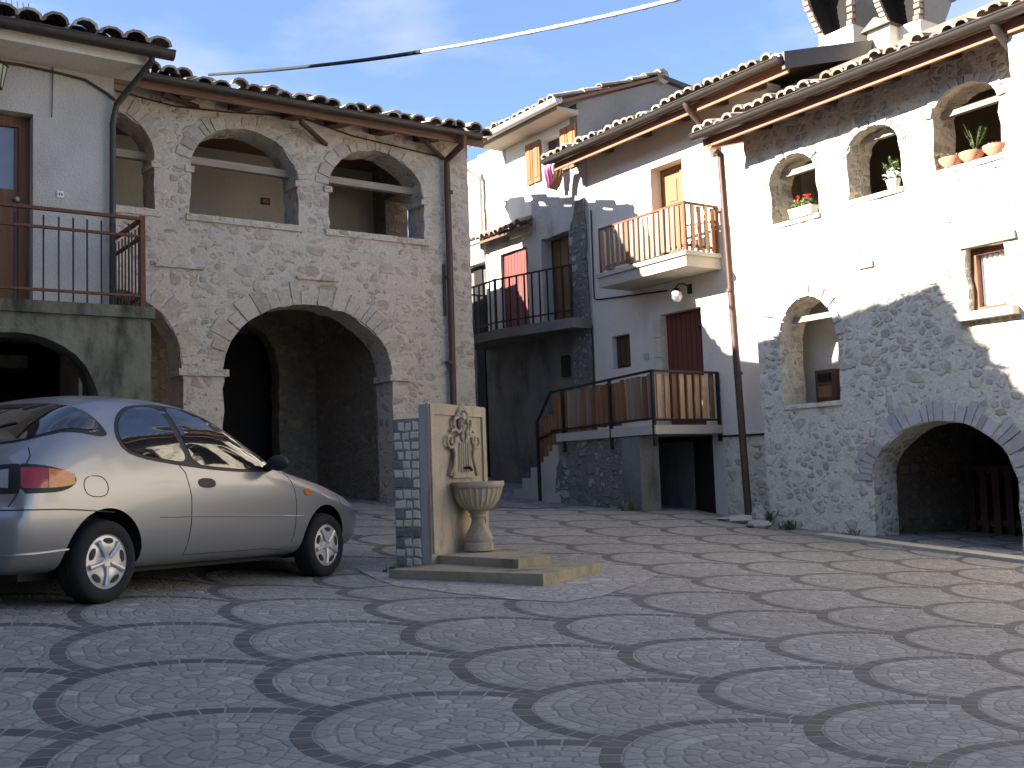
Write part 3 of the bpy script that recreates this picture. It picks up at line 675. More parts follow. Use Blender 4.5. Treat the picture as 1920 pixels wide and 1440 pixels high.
for k in range(1, 9): copy_at(b0, (cx, ry + .12 * k, 0))
# lantern and aerial at the very edge of the view
u = Lp(-6, 140, WY - .35)
lt = thing('wall_lantern', 'small yellow-glazed lantern on a bracket beside the plastered wall at the left edge', 'lantern', tuple(FL.pt(u[0], WY - .35, u[1])), FL.ang)
mb = MB(); mb.lathe((0, 0, 0), [(.0, -.14), (.05, -.14), (.095, .1), (.0, .1)], 6); mb.obj('lantern_glass', lt, [M['lantern_glass']])
mb = MB(); mb.lathe((0, 0, 0), [(.0, .2), (.03, .17), (.115, .105), (.115, .095), (0, .095)], 6); mb.lathe((0, 0, 0), [(0, -.17), (.055, -.15), (.055, -.135), (0, -.135)], 6); mb.tube([(0, 0, .18), (0, 0, .25), (0, .34, .25)], .012, 6)
for k in range(6): t = math.pi * k / 3; mb.tube([(.052 * math.cos(t), .052 * math.sin(t), -.14), (.098 * math.cos(t), .098 * math.sin(t), .1)], .006, 5)
mb.obj('lantern_frame', lt, [M['iron']])
an = thing('roof_aerial', 'pale comb-like television aerial above the dark tiles at the left edge', 'aerial', tuple(FL.pt(Lp(25, 20, .7)[0], .7, Lp(25, 20, .7)[1])), FL.ang)
mb = MB(); mb.tube([(-1.3, 0, .0), (.16, 0, -.0)], .012, 6); mb.tube([(-1.0, 0, -.6), (-1.0, 0, .3)], .018, 6)
for k in range(10): mb.tube([(.14 - k * .055, -.12, -.13), (.14 - k * .055 + .03, .12, .16)], .005, 5)
mb.obj('aerial_rods', an, [M['gutter_pale']])

# tall neighbour up the slope to the left, out of view: its shadow falls on the stone house
FT = Frame(-5.48, 9.24, (.815, .579))
th_ = house('tall_house', FT, 'tall plastered house next to the terrace house beyond the left edge', 'house')
mb = MB(); mb.box(-7.5, -.35, .35, 3.3, -1.3, 6.6); mb.obj('wall', th_, [M['roughcast']])
roof(th_, -7.6, 0.0, 0.0, 6.99, 3.5, -6, seed=21)
for x in (-1.6, -3.6, -5.6):
    for z_ in (1.4, 4.2):
        mb = MB(); mb.box(x - .55, x + .55, .31, .36, z_ - .08, z_ + 1.4); wi = mb.obj('window', th_, [M['door_brown']])
        mb = MB(); mb.box(x - .45, x + .45, .295, .309, z_, z_ + 1.3); mb.obj('pane', wi, [M['glass']])
FN = Frame(-9.0, 5.2, (-.2, .98))  # unseen house, added to keep the near ground in shade
nh = house('shading_row_house', FN, 'unseen long plastered house added beyond the left edge to shade the ground', 'house')
mb = MB(); mb.box(-12, 3.0, 0, 6, -1.5, 6.35); mb.obj('wall', nh, [M['grey_plaster']])
roof(nh, -12.3, 3.2, -.4, 6.4, 3.6, 17, seed=22, sp=.3)
for x in (-1.5, -4.5, -7.5, -10.5):
    mb = MB(); mb.box(x - .55, x + .55, -.04, .02, 1.0, 2.5); wi = nh and mb.obj('window', nh, [M['door_brown']])
    mb = MB(); mb.box(x - .45, x + .45, -.055, -.041, 1.1, 2.4); mb.obj('pane', wi, [M['glass']])
FK = Frame(9.5, -4.5, (-1, .06))  # unseen house, added to hold back blue sky light from behind
kh = house('sky_blocking_house', FK, 'unseen plastered house added behind the camera to block sky light', 'house')
mb = MB(); mb.box(0, 19, 0, 6, -1.8, 6.2); mb.obj('wall', kh, [M['roughcast']])
roof(kh, -.3, 19.3, -.4, 6.25, 3.6, 17, seed=23, sp=.3)
for x in (2, 6, 10, 14, 17.5):
    for z_ in (-.2, 2.9):
        mb = MB(); mb.box(x - .55, x + .55, -.04, .02, z_, z_ + 1.6); wi = mb.obj('window', kh, [M['door_brown']])
        mb = MB(); mb.box(x - .45, x + .45, -.055, -.041, z_ + .1, z_ + 1.5); mb.obj('pane', wi, [M['glass']])
# ------------------------------------------------------------------ sunlit plaster house in the middle
RU = (.567, -.823)
FM = Frame(3.2 + .35 * .823, 14.08 + .35 * .567, RU); Mp = FM.loc
mh = house('balcony_house', FM, 'white plaster house with slatted wooden balcony above a raised entrance landing', 'house')
zm = (Mp(1022, 296, -.6)[1] + Mp(1478, 112, -.6)[1]) / 2; mx0 = Mp(1022, 296, -.6)[0]; mx1 = Mp(1466, 117, -.6)[0]
sA = Mp(1112, 600)[0]; sE = Frame(3.2, 14.08, RU).loc(1420, 640)[0] - .02                      # left end of the plaster, right end behind the stone house
ud = (Mp(1223, 400)[0], Mp(1283, 400)[0]); udz = Mp(1250, 306)[1]
bzt = Mp(1345, 480)[1]                               # balcony floor
ld = (Mp(1240, 640)[0], Mp(1317, 640)[0]); ldz = Mp(1278, 582)[1]
LY = -1.23; lzt = Mp(1226, 797, LY)[1]; lsr = Mp(1352, 760)[0]
sw = (Mp(1148, 660)[0], Mp(1182, 660)[0]); swz = (Mp(1167, 690)[1], Mp(1164, 628)[1])
gr_ = (Mp(1203, 900)[0], Mp(1341, 900)[0])
wall('wall', mh, rect(sA, sE, -1.3, zm + .12), [rect(*ud, bzt, udz), rect(*ld, lzt, ldz), rect(*sw, *swz)], 0, .4, M['white_plaster'], 0, .3, .006)
mb = MB(); mb.box(mx0 + .5, sE, 3.0, 3.2, -1.3, zm + .9); mb.box(sE - .75, sE - .6, .405, 2.99, -1.3, zm + .4); mb.obj('back_wall', mh, [M['grey_plaster']])
roof(mh, mx0 + .03, mx1 - .02, -.55, zm, 4.4, 16, seed=31, soffit='wood_soffit', amp=2.2, sp=.175)
gutter(mh, mx0, mx1, -.62, zm + .0, .07)
mb = MB(); mb.box(mx0 + .1, mx1, -.50, -.47, zm - .17, zm - .051); mb.obj('eave_board', mh, [M['wood_red']])
for px in (1118, 1190, 1262, 1335, 1408):
    c = Mp(px, 260, -.3)[0]; mb = MB(); mb.hexa([(c - .06, -.465, zm - .15), (c + .06, -.465, zm - .15), (c + .06, .0, zm - .03), (c - .06, .0, zm - .03)], [(c - .06, -.465, zm - .055), (c + .06, -.465, zm - .055), (c + .06, .0, zm + .08), (c - .06, .0, zm + .08)]); mb.obj('rafter', mh, [M['wood_rafter']])
mb = MB(); mb.hexa([(mx1 - .02, -.58, zm - .14), (mx1 + .03, -.58, zm - .14), (mx1 + .03, 1.3, zm + .39), (mx1 - .02, 1.3, zm + .39)], [(mx1 - .02, -.58, zm + .08), (mx1 + .03, -.58, zm + .08), (mx1 + .03, 1.3, zm + .62), (mx1 - .02, 1.3, zm + .62)]); mb.obj('verge_board', mh, [M['gutter']])
p0, p1, p2 = Mp(1285, 195, -.62), Mp(1322, 232, -.12), Mp(1334, 262, -.1)
mb = MB(); mb.tube([(p0[0], -.62, zm - .05), (p0[0] + .03, -.6, zm - .14), (p2[0], -.1, p2[1] + .05), (p2[0] + .02, -.09, p2[1] - .25)], .045, 8); mb.obj('gutter_outlet', mh, [M['gutter_red']], 50)
# upper balcony
by = -.66; u0 = Mp(1122, 520, by); u1 = Mp(1286, 478, by); sh = .2
mb = MB(); mb.box(u0[0], u1[0], by, -.001, bzt - sh, bzt); mb.box(u0[0] - .03, u1[0] + .03, by - .03, -.002, bzt - .05, bzt + .012); mb.obj('balcony_slab', mh, [M['concrete']])
rt = Mp(1285, 378, by + .04)[1]
mb = MB(); xa, xb = u0[0] + .03, u1[0] - .03; ya = by + .04
for z_ in (rt, bzt + .1): mb.bar((xa, ya, z_), (xb, ya, z_), .035, .03); mb.bar((xb, ya, z_ - .002), (xb, -.01, z_ - .002), .035, .03); mb.bar((xa, ya, z_ - .002), (xa, -.01, z_ - .002), .035, .03)
for x, y in ((xa, ya), (xb, ya), (xb, -.03), (xa, -.03)): mb.box(x - .018, x + .018, y - .018, y + .018, bzt, rt + .02)
mb.bar((xb, ya, bzt + .36), (xb, -.02, rt - .2), .02, .02)
ub = mb.obj('balcony_railing', mh, [M['rust']])
def slats(rail, pts, z0, z1, pitch, wdt, mats, seed, zfun=None):
    rnd = random.Random(seed); protos = {}
    for (xa, ya), (xb, yb) in zip(pts, pts[1:]):
        L_ = math.hypot(xb - xa, yb - ya); n = int(L_ / pitch); a = math.atan2(yb - ya, xb - xa)
        for k in range(n):
            t = (k + .5) / n; x, y = xa + (xb - xa) * t, ya + (yb - ya) * t; mt = rnd.choice(mats)
            key = mt
            if key not in protos:
                mb = MB(); mb.box(-wdt / 2, wdt / 2, -.012, .012, 0, z1 - z0); o = mb.obj('slat', rail, [M[mt]]); protos[key] = o; o.location = (x, y, z0)
            else: o = copy_at(protos[key], (x, y, z0), rail)
            o.rotation_euler = (0, rnd.uniform(-.012, .012), a); o.location.z = z0 + (zfun(t) if zfun else 0) + rnd.uniform(-.015, .015)
slats(ub, [(xa + .05, ya - .03), (xb - .04, ya - .03)], bzt + .05, rt - .03, .108, .066, ['slat_grey', 'slat', 'slat_grey'], 5)
slats(ub, [(xb + .03, ya + .05), (xb + .03, -.06)], bzt + .05, rt - .03, .118, .062, ['slat_grey', 'slat', 'slat_pale'], 6)
# doors and window
mb = MB(); w_ = ud[1] - ud[0]
mb.box(ud[0], ud[0] + .07, .2, .27, bzt, udz - .001); mb.box(ud[1] - .06, ud[1], .2, .27, bzt, udz - .001); mb.box(ud[0] + .071, ud[1] - .061, .2, .27, udz - .08, udz - .001)
dq = mb.obj('balcony_door', mh, [M['door_orange']])
mb = MB(); mid = ud[0] + w_ * .62; mb.box(ud[0] + .072, mid, .215, .255, bzt, udz - .081); mb.box(ud[0] + .17, mid - .09, .205, .214, bzt + .15, bzt + .95); mb.box(ud[0] + .17, mid - .09, .205, .214, bzt + 1.05, udz - .2); mb.obj('door_leaf', dq, [M['door_tan']])
mb = MB(); mb.box(mid + .002, ud[1] - .062, .19, .25, bzt, udz - .081); mb.box(mid + .06, ud[1] - .1, .182, .189, bzt + .15, udz - .2); mb.obj('shutter', dq, [M['door_orange']])
mb = MB(); mb.box(*ld, .12, .18, lzt, ldz - .001); fd = mb.obj('entrance_door', mh, [M['red_planks']])
mb = MB(); u = Mp(1312, 612, .1); mb.bar((u[0] - .02, .09, u[1]), (u[0] + .14, -.02, u[1]), .025, .025); mb.obj('hinge', fd, [M['iron']])
mb = MB()
z_ = lzt
while z_ < ldz - .1:
    hgt = random.uniform(.22, .38); mb.box(ld[0] - .15, ld[0] + .005, -.018, .1, z_, min(z_ + hgt - .02, ldz)); z_ += hgt
mb.obj('door_jamb_stone', mh, [M['cobble']])
mb = MB(); mb.box(sw[0], sw[1], .1, .14, swz[0], swz[1]); wi = mb.obj('window', mh, [M['wood_rafter']])
mb = MB(); mb.box(sw[0] + .03, sw[1] - .03, .085, .099, swz[0] + .04, swz[1] - .04); mb.obj('shutter', wi, [M['brown_planks']])
mb = MB(); u = Mp(1213, 668); mb.box(u[0] - .05, u[0] + .05, -.02, .0, u[1] - .05, u[1] + .05); mb.obj('number_tile', mh, [M['concrete']])
# wall lamp under the balcony
u = Mp(1268, 553, -.22)
wl = thing('wall_lamp', 'glass globe lamp on a curved arm under the slatted balcony', 'lamp', tuple(FM.pt(u[0], -.22, u[1])), FM.ang)
mb = MB(); mb.lathe((0, 0, 0), [(0, -.11), (.05, -.10), (.085, -.04), (.08, .03), (.045, .06), (0, .06)], 16); mb.obj('globe', wl, [M['lamp_glass']], 60)
mb = MB(); mb.lathe((0, 0, .055), [(.0, .05), (.03, .045), (.06, .0), (0, 0)], 12); mb.tube([(0, 0, .1), (.02, .03, .16), (.05, .12, .16), (.06, .215, .1)], .014, 6); mb.box(.02, .1, .2, .218, .02, .16); mb.obj('lamp_arm', wl, [M['iron']], 50)
# entrance landing: masonry base, deck, slatted railing
s0 = Mp(1046, 850, LY)[0]; sp0, sp1 = Mp(1168, 900, LY)[0], Mp(1202, 900, LY)[0]; sc = Mp(1226, 750, LY)[0]
def rect2(a, b, c, d): return [(a, c), (b, c), (b, d), (a, d)]
wall('landing_base', mh, [(s0 - .35, -1.3), (sp0, -1.3), (sp0, lzt - .12), (s0 + .1, lzt - .12), (s0 - .05, lzt - .5)], [], LY + .03, .4, M['stone_base'], .02, .14, .035)
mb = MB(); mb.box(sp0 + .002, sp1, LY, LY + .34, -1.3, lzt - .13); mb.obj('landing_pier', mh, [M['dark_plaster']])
mb = MB(); mb.box(s0, sc + .03, LY - .02, -.002, lzt - .12, lzt)
for k in range(6): mb.box(s0 - .02 - .24 * (k + 1), s0 - .022 - .24 * k, LY + .02, -.1, -1.2, lzt - .16 * (k + 1))
mb.obj('landing', mh, [M['concrete']])
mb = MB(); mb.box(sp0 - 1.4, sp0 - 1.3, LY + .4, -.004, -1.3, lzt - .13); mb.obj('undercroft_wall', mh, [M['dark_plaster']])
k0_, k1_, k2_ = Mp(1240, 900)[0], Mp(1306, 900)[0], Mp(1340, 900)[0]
mb = MB(); mb.box(sp0 - 1.2, k2_, -.03, -.002, -1.3, lzt - .135); cd = mb.obj('undercroft_shade_board', mh, [M['black']])  # black board over the wall: darkness under the deck put into colour
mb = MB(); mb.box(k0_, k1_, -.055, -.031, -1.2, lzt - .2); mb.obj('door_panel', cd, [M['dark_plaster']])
ltop = Mp(1226, 694, LY)[1]; lt2 = Mp(1032, 736, LY)[1]; sl0 = Mp(1032, 736, LY)[0]; sl1 = Mp(1018, 785, LY)[0]
mb = MB()
zt_ = lambda x: lt2 + (ltop - lt2) * (x - sl0) / (sc - sl0)
mb.bar((sl0, LY, lt2), (sc, LY, ltop), .035, .03); mb.bar((sl0, LY, lzt + .05), (sc, LY, lzt + .09), .03, .03)
mb.bar((sc, LY, ltop - .003), (sc, -.03, ltop - .003), .035, .03); mb.bar((sc, LY + .02, lzt + .07), (sc, -.03, lzt + .07), .03, .03)
for px in (1056, 1145, 1226): x = Mp(px, 780, LY)[0]; mb.box(x - .02, x + .02, LY - .02, LY + .02, lzt - .28, zt_(x))
mb.box(sc - .02, sc + .02, -.06, -.02, lzt - .22, ltop)
zg = FM.ground(sl1, LY); mb.bar((sl1 - .15, LY, lt2 - .42), (sl0, LY, lt2), .035, .03); mb.box(sl1 - .17, sl1 - .13, LY - .02, LY + .02, zg - .05, lt2 - .4); mb.bar((sl1 - .15, LY, zg + .95), (s0, LY, lzt + .05), .03, .03)
lr = mb.obj('landing_railing', mh, [M['iron']])
slats(lr, [(sl0 + .03, LY + .03), (sc - .04, LY + .03)], lzt + .08, ltop - .05, .108, .085, ['slat', 'slat', 'slat_grey', 'slat_grey', 'slat_pale'], 8, lambda t: -.09 + .09 * t)
slats(lr, [(sc - .03, LY + .05), (sc - .03, -.07)], lzt + .08, ltop - .03, .125, .078, ['slat_pale', 'slat_pale', 'slat'], 9)
slats(lr, [(sl0 - .36, LY + .03), (sl0 - .02, LY + .03)], lzt - .25, ltop - .42, .11, .085, ['slat'], 10, lambda t: -.2 + .25 * t)
# stone foot of the wall and a thin cable
mb = MB(); v = Mp(1400, 815); wall('wall_foot', mh, rect(lsr + .08, sE, -1.3, v[1]), [], -.05, .045, M['stone_grey'], .01, .15, .015)
mb = MB(); a_, b_ = Mp(1110, 470, -.03), Mp(1113, 560, -.03); c_ = Mp(1250, 545, -.03)
mb.tube([(a_[0], -.02, Mp(1108, 395)[1]), (b_[0], -.02, b_[1]), (b_[0] + .1, -.02, b_[1] - .03), (c_[0], -.02, c_[1])], .012, 5); mb.tube([(Mp(1352, 818, -.07)[0], -.07, Mp(1352, 818, -.07)[1]), (.1, -.07, Mp(1425, 815, -.07)[1])], .014, 5); mb.obj('wall_cable', mh, [M['cable_dark']])

# ------------------------------------------------------------------ taller house behind with orange shutters
fh = house('tall_gable_house', FM, 'tall far house with orange shutters and a grey gable above the white house', 'house')
e0, e1 = Mp(887, 277, -.5), Mp(1047, 182, -.5); zf_ = (e0[1] + e1[1]) / 2; fs1 = Mp(1083, 250)[0]; fs0 = Mp(952, 380)[0]; fzb = Mp(990, 436)[1]
fw = (Mp(1016, 290)[0], Mp(1053, 262)[0]); fwz = (Mp(1030, 330)[1], Mp(1030, 258)[1])
wall('wall', fh, rect(fs0, fs1, fzb, zf_ + .1), [rect(fw[0], fw[1], *fwz)], .004, .4, M['white_plaster'], 0, .3, .006)
mb = MB(); mb.box(*fw, .15, .2, *fwz); wi = mb.obj('window', fh, [M['wood_rafter']])
mb = MB(); mb.box(fw[0] + .04, fw[1] - .04, .135, .149, fwz[0] + .04, fwz[1] - .04); mb.obj('pane', wi, [M['glass']])
for k, (x0, x1) in enumerate(((fw[0] - .42, fw[0] - .01), (fw[1] + .01, fw[1] + .42))):
    mb = MB(); zt2 = fwz[1]; xm = (x0 + x1) / 2
    for q0, q1 in ((x0, xm - .01), (xm + .01, x1)): mb.box(q0, q1, -.05, -.01, fwz[0] - .03, zt2 + .03); mb.box(q0 + .05, q1 - .05, -.06, -.051, fwz[0] + .05, zt2 - .05)
    mb.obj('shutter', wi, [M['door_orange']])
rg = FM.side(fs1, 1237, 146); rl = FM.side(fs1, 1278, 162)
mb = MB(); zz = FM.side(fs1, 1083, 180)[1]
pr = [(0.45, -1.3), (rl[0], -1.3), (rl[0], rl[1]), (rg[0], rg[1] - .05), (0.0, zf_ + .1), (0.0, fzb), (.45, fzb)]
mb.face([(fs1 + .002, y, z) for y, z in pr[1:5] + [(0.0, fzb), (rl[0], fzb)][:1]] ) if False else None
mb.face([(fs1 + .002, y, z) for y, z in ((0.0, fzb), (rl[0], fzb), rl, (rg[0], rg[1] - .05), (0.0, zf_ + .1))])
for (ya_, za_), (yb_, zb_) in zip(pr, pr[1:] + pr[:1]): mb.face([(fs1 + .002, ya_, za_), (fs1 - .2, ya_, za_), (fs1 - .2, yb_, zb_), (fs1 + .002, yb_, zb_)])
mb.obj('gable_wall', fh, [M['gable_plaster']])
pt_ = math.degrees(math.atan2(rg[1] - zf_, rg[0] + .5)); frx = Mp(1062, 182, -.5)[0]
roof(fh, e0[0], fs1 + .1, -.5, zf_ + .02, rg[0] + .5, pt_, seed=41)
mb = MB(); mb.hexa([(e0[0], rg[0], rg[1] - .06), (fs1 + .1, rg[0], rg[1] - .06), (fs1 + .1, rl[0] + .4, rl[1] - .1), (e0[0], rl[0] + .4, rl[1] - .1)], [(e0[0], rg[0], rg[1] + .02), (fs1 + .1, rg[0], rg[1] + .02), (fs1 + .1, rl[0] + .4, rl[1] - .02), (e0[0], rl[0] + .4, rl[1] - .02)]); mb.obj('rear_roof', fh, [M['gutter']])
mb = MB(); mb.tube([(fs1 - .3, rg[0], rg[1]), (fs1 + .1, rg[0], rg[1])], .14, 8); mb.obj('ridge_tile', fh, [M['tile']])
gutter(fh, e0[0], e1[0] + .1, -.57, zf_, .08, 'gutter_pale')
mb = MB(); mb.box(e0[0] + .15, fs1 + .05, -.44, 0.0, zf_ - .1, zf_ - .035); mb.obj('soffit', fh, [M['concrete']])
# rubble corner left of it
sa = Mp(908, 380, .1)[0]
wall('rubble_corner', fh, rect(sa - .1, fs0 - .003, Mp(930, 437)[1], Mp(930, 318)[1]), [], .03, .4, M['stone_pale'], .012, .15, .02)
mb = MB(); mb.box(sa - .1, fs0 - .004, .05, .4, Mp(930, 317)[1], zf_ + .05); mb.obj('corner_plaster', fh, [M['grey_plaster']])
mb = MB(); mb.box(sa - 2.2, sa - .102, .12, .4, fzb - .2, zf_ + .05); mb.obj('side_wall', fh, [M['white_plaster']])
u, v = Mp(899, 336, -.05), Mp(903, 440, -.05); mb = MB(); mb.tube([(u[0] - .25, -.45, zf_ - .1), (u[0], -.05, u[1]), (v[0], -.05, v[1] - .3)], .04, 8); mb.obj('downpipe', fh, [M['gutter_pale']], 50)
mb = MB(); mb.tube([(Mp(x, y, -.03)[0], -.03, Mp(x, y, -.03)[1]) for x, y in ((952, 345), (985, 365), (1040, 388))], .008, 5); mb.obj('wall_cable', fh, [M['gutter_pale']])
# washing hung from its window
def cloth(name, label, px, mat, seed, ht, wd):
    u = Mp(*px, -.3); t = thing(name, label, 'laundry', tuple(FM.pt(u[0], -.3, u[1])), FM.ang); t['group'] = 'washing hung out in the alley'; mb = MB(); nx, nz_ = 12, 10
    for s_ in (0, 1):
        for j in range(nz_ + 1):
            for i in range(nx + 1):
                a, b = i / nx - .5, j / nz_; sw_ = .05 * math.sin(a * 13 + seed) * (.3 + b) + .03 * math.sin(b * 5 + seed)
                mb.v.append((a * wd * (1 - .45 * b * (seed % 2)) + .12 * b * math.sin(seed), sw_ + s_ * .012, -b * ht * (1 - .25 * abs(a + .2))))
    N_ = (nx + 1) * (nz_ + 1)
    for j in range(nz_):
        for i in range(nx):
            a = j * (nx + 1) + i; mb.f.append((a, a + nx + 1, a + nx + 2, a + 1)); mb.m.append(0); mb.f.append((N_ + a, N_ + a + 1, N_ + a + nx + 2, N_ + a + nx + 1)); mb.m.append(0)
    mb.obj('cloth', t, [M[mat]], 60); return t
cloth('hanging_cloth', 'pink and purple cloth hung out below the orange shutters', (1028, 304), 'cloth_pink', 3, .45, .2)
cloth('hanging_cloth', 'brown cloth drying beside the pink one under the eaves', (1048, 306), 'cloth_brown', 5, .42, .24)

# ------------------------------------------------------------------ narrow old house with the red hatch and little iron balcony
nh2 = house('alley_house', FM, 'narrow grey old house in the alley with a red plank shutter and iron balcony', 'house')
n0, n1, n2 = Mp(912, 520, .06)[0], Mp(1002, 520)[0], sA
zb_ = Mp(1000, 622)[1]; ztp = Mp(955, 441, .06)[1]
rd = (Mp(941, 540, .06)[0], Mp(991, 540, .06)[0]); rdz = (zb_ + .01, Mp(965, 469, .06)[1])
wall('lower_wall', nh2, rect(n0, n2 - .002, -1.3, zb_ - .1), [], .02, .4, M['dark_plaster'], .01, .2, .02)  # darker plaster below the slab than on the wall above
wall('front_wall', nh2, rect(n0, n1, zb_ - .099, ztp), [rect(*rd, *rdz)], .06, .4, M['grey_plaster'], .01, .2, .02)
wd_ = (Mp(1019, 540)[0], Mp(1072, 540)[0]); wdz = Mp(1043, 441)[1]
wall('door_wall', nh2, rect(fs0 + .0, n2 - .002, -1.3, Mp(1050, 384)[1]), [rect(*wd_, zb_, wdz)], -.012, .42, M['grey_plaster'], .01, .2, .012) if False else None
wall('door_wall', nh2, rect(n1 + .001, n2 - .002, zb_ - .099, zb_ + 3.0), [rect(*wd_, zb_, wdz)], -.014, .44, M['grey_plaster'], .012, .2, .012)
wall('rough_jamb', nh2, [(wd_[1] + .02, -1.3), (n2 - .03, -1.3), (n2 - .05, zb_ + 2.0), (wd_[1] + .25, zb_ + 1.95), (wd_[1] + .03, zb_ + 1.5)], [], -.05, .035, M['stone_base'], .03, .14, .03)
mb = MB(); mb.box(rd[0], rd[1], .12, .17, *rdz); mb.obj('shutter', nh2, [M['red_planks']])
mb = MB(); mb.box(wd_[0], wd_[1], .2, .26, zb_, wdz - .001); mb.obj('door', nh2, [M['tan_planks']])
mb = MB(); pa, pb, pc, pd = Mp(928, 622, -.75), Mp(1000, 610, -.75), Mp(1086, 627, -.35), Mp(1086, 615, 0)
zs = zb_
base = [(n0 + .05, -.001), (n0 + .05, -.75), (n1 - .1, -.80), (n2 - .02, -.40), (n2 - .02, -.001)]
mb.face([(x, y, zs) for x, y in reversed(base)]); mb.face([(x, y, zs - .16) for x, y in base])
for a_, b_ in zip(base, base[1:] + base[:1]): mb.face([(a_[0], a_[1], zs - .16), (b_[0], b_[1], zs - .16), (b_[0], b_[1], zs), (a_[0], a_[1], zs)][::-1])
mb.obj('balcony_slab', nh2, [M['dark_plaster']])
mb = MB(); hr = .85
pth = [(n0 + .08, -.02), (n0 + .08, -.71), (n1 - .1, -.76), (n2 - .06, -.37)]
for a_, b_ in zip(pth, pth[1:]):
    for z_ in (zs + hr, zs + .12): mb.bar((*a_, z_), (*b_, z_), .03, .025)
for q_ in pth: mb.box(q_[0] - .018, q_[0] + .018, q_[1] - .018, q_[1] + .018, zs - .01, zs + hr + .02)
ir = mb.obj('iron_railing', nh2, [M['iron']])
mb = MB(); mb.box(-.011, .011, -.011, .011, 0, hr); bb = None
for a_, b_ in zip(pth, pth[1:]):
    n = int(math.dist(a_, b_) / .16)
    for k in range(n + 1):
        t = k / n; l_ = (a_[0] + (b_[0] - a_[0]) * t, a_[1] + (b_[1] - a_[1]) * t, zs)
        if bb is None: bb = mb.obj('baluster', ir, [M['iron']], loc=l_)
        elif k < n or b_ is pth[-1]: copy_at(bb, l_, ir)
roof(nh2, n0 - .15, n1 + .02, -.2, ztp - .02, .8, 22, seed=51, sp=.17)
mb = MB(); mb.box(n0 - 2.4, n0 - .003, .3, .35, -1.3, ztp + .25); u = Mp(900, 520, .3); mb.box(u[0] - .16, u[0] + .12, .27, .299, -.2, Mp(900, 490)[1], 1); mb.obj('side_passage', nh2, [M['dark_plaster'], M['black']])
mb = MB(); u, v = Mp(1052, 668, -.03), Mp(1068, 705, -.03); mb.box(u[0], v[0], -.035, -.015, v[1], u[1]); mb.obj('vent', nh2, [M['black']])

# ------------------------------------------------------------------ sunlit stone house at the right
FR = Frame(3.2, 14.08, RU); Q = FR.loc
rh = house('stone_house', FR, 'large rubble stone house at the right with three arched loggia windows and flowers', 'house')
ge = -.6; zr0, zr1 = Q(1302, 262, ge), Q(1853, 27, ge); zr = (zr0[1] + zr1[1]) / 2; rx0, rx1 = zr0[0], zr1[0]
E0, E1 = Q(1420, 640)[0], Q(1888, 300)[0] + .001; XR = 11.0
def ar4(l, r, sillp, spring, apex): return (Q(*l)[0], Q(*r)[0], Q(*sillp)[1], Q(*spring)[1], Q(*apex)[1])
wa = ar4((1446, 390), (1534, 370), (1490, 413), (1446, 350), (1489, 288))
wb = ar4((1591, 340), (1689, 310), (1640, 366), (1591, 296), (1651, 231))
wc = ar4((1751, 280), (1876, 240), (1815, 307), (1751, 222), (1817, 154))
wl_ = ar4((1466, 700), (1573, 690), (1525, 757), (1466, 648), (1516, 555))
wg = ar4((1640, 950), (1912, 950), (1780, 1060), (1640, 905), (1780, 788))
wg = (wg[0], wg[1], -1.5, wg[3], wg[4])
ww = (Q(1813, 520)[0], Q(1886, 520)[0], Q(1848, 582)[1], Q(1848, 459)[1])
wall('front_wall', rh, [(E0 + .06, -1.5), (XR, -1.5), (XR, zr + .12), (E0 - .05, zr + .12)], [arch(*wa), arch(*wb), arch(*wc), arch(*wl_), arch(*wg), rect(*ww)], 0, .42, M['stone_grey'], .016, .14, .028)
for k, (a_, n, wd2) in enumerate(((wa, 12, .11), (wb, 12, .11), (wc, 14, .12), (wl_, 12, .15), (wg, 22, .26))):
    voussoirs('arch_ring', rh, a_[0], a_[1], a_[3], a_[4], wd2, n, -.012, M['voussoir_grey'], .014, .03, math.pi - .03, seed=60 + k)
for k, (a_, p) in enumerate(((wa, (1470, 330)), (wb, (1620, 265)), (wc, (1770, 218)), (wl_, (1490, 602)))):
    z_ = Q(*p, .2)[1]; mb = MB(); mb.bar((a_[0] - .05, .2, z_), (a_[1] + .05, .2, z_), .07, .07); mb.obj('tie_beam', rh, [M['wood_tie']])
for a_ in (wa, wb, wc, wl_):
    mb = MB(); mb.box(a_[0] - .01, a_[1] + .01, -.022, .3, a_[2] - .045, a_[2] + .012); mb.obj('sill', rh, [M['stone_grey']])
room('loggia', rh, E0 + .2, wc[1] + .8, .425, 2.3, wa[2] - .35, zr + .5, M['loggia'])
room('porch', rh, E0 + .08, wl_[1] + .5, .425, .66, wl_[2] - .1, wl_[4] + .5, M['white_plaster'], 'RBFC')
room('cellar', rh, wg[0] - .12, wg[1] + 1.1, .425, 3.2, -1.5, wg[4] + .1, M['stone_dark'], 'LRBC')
cx0, cx1 = Q(1529, 720, .55)[0], Q(1566, 720, .55)[0]; c0_, c1_ = Q(1547, 752, .55)[1], Q(1547, 693, .55)[1]
mb = MB(); mb.box(cx0, cx1, .55, .655, c0_, c1_); cb = mb.obj('wall_cabinet', rh, [M['door_brown']])
mb = MB(); mb.box(cx0 + .05, cx1 - .05, .535, .549, c0_ + .05, c0_ + .19); mb.box(cx0 + .05, cx1 - .05, .535, .549, c0_ + .25, c1_ - .05, 1); mb.obj('cabinet_panel', cb, [M['door_tan'], M['black']])
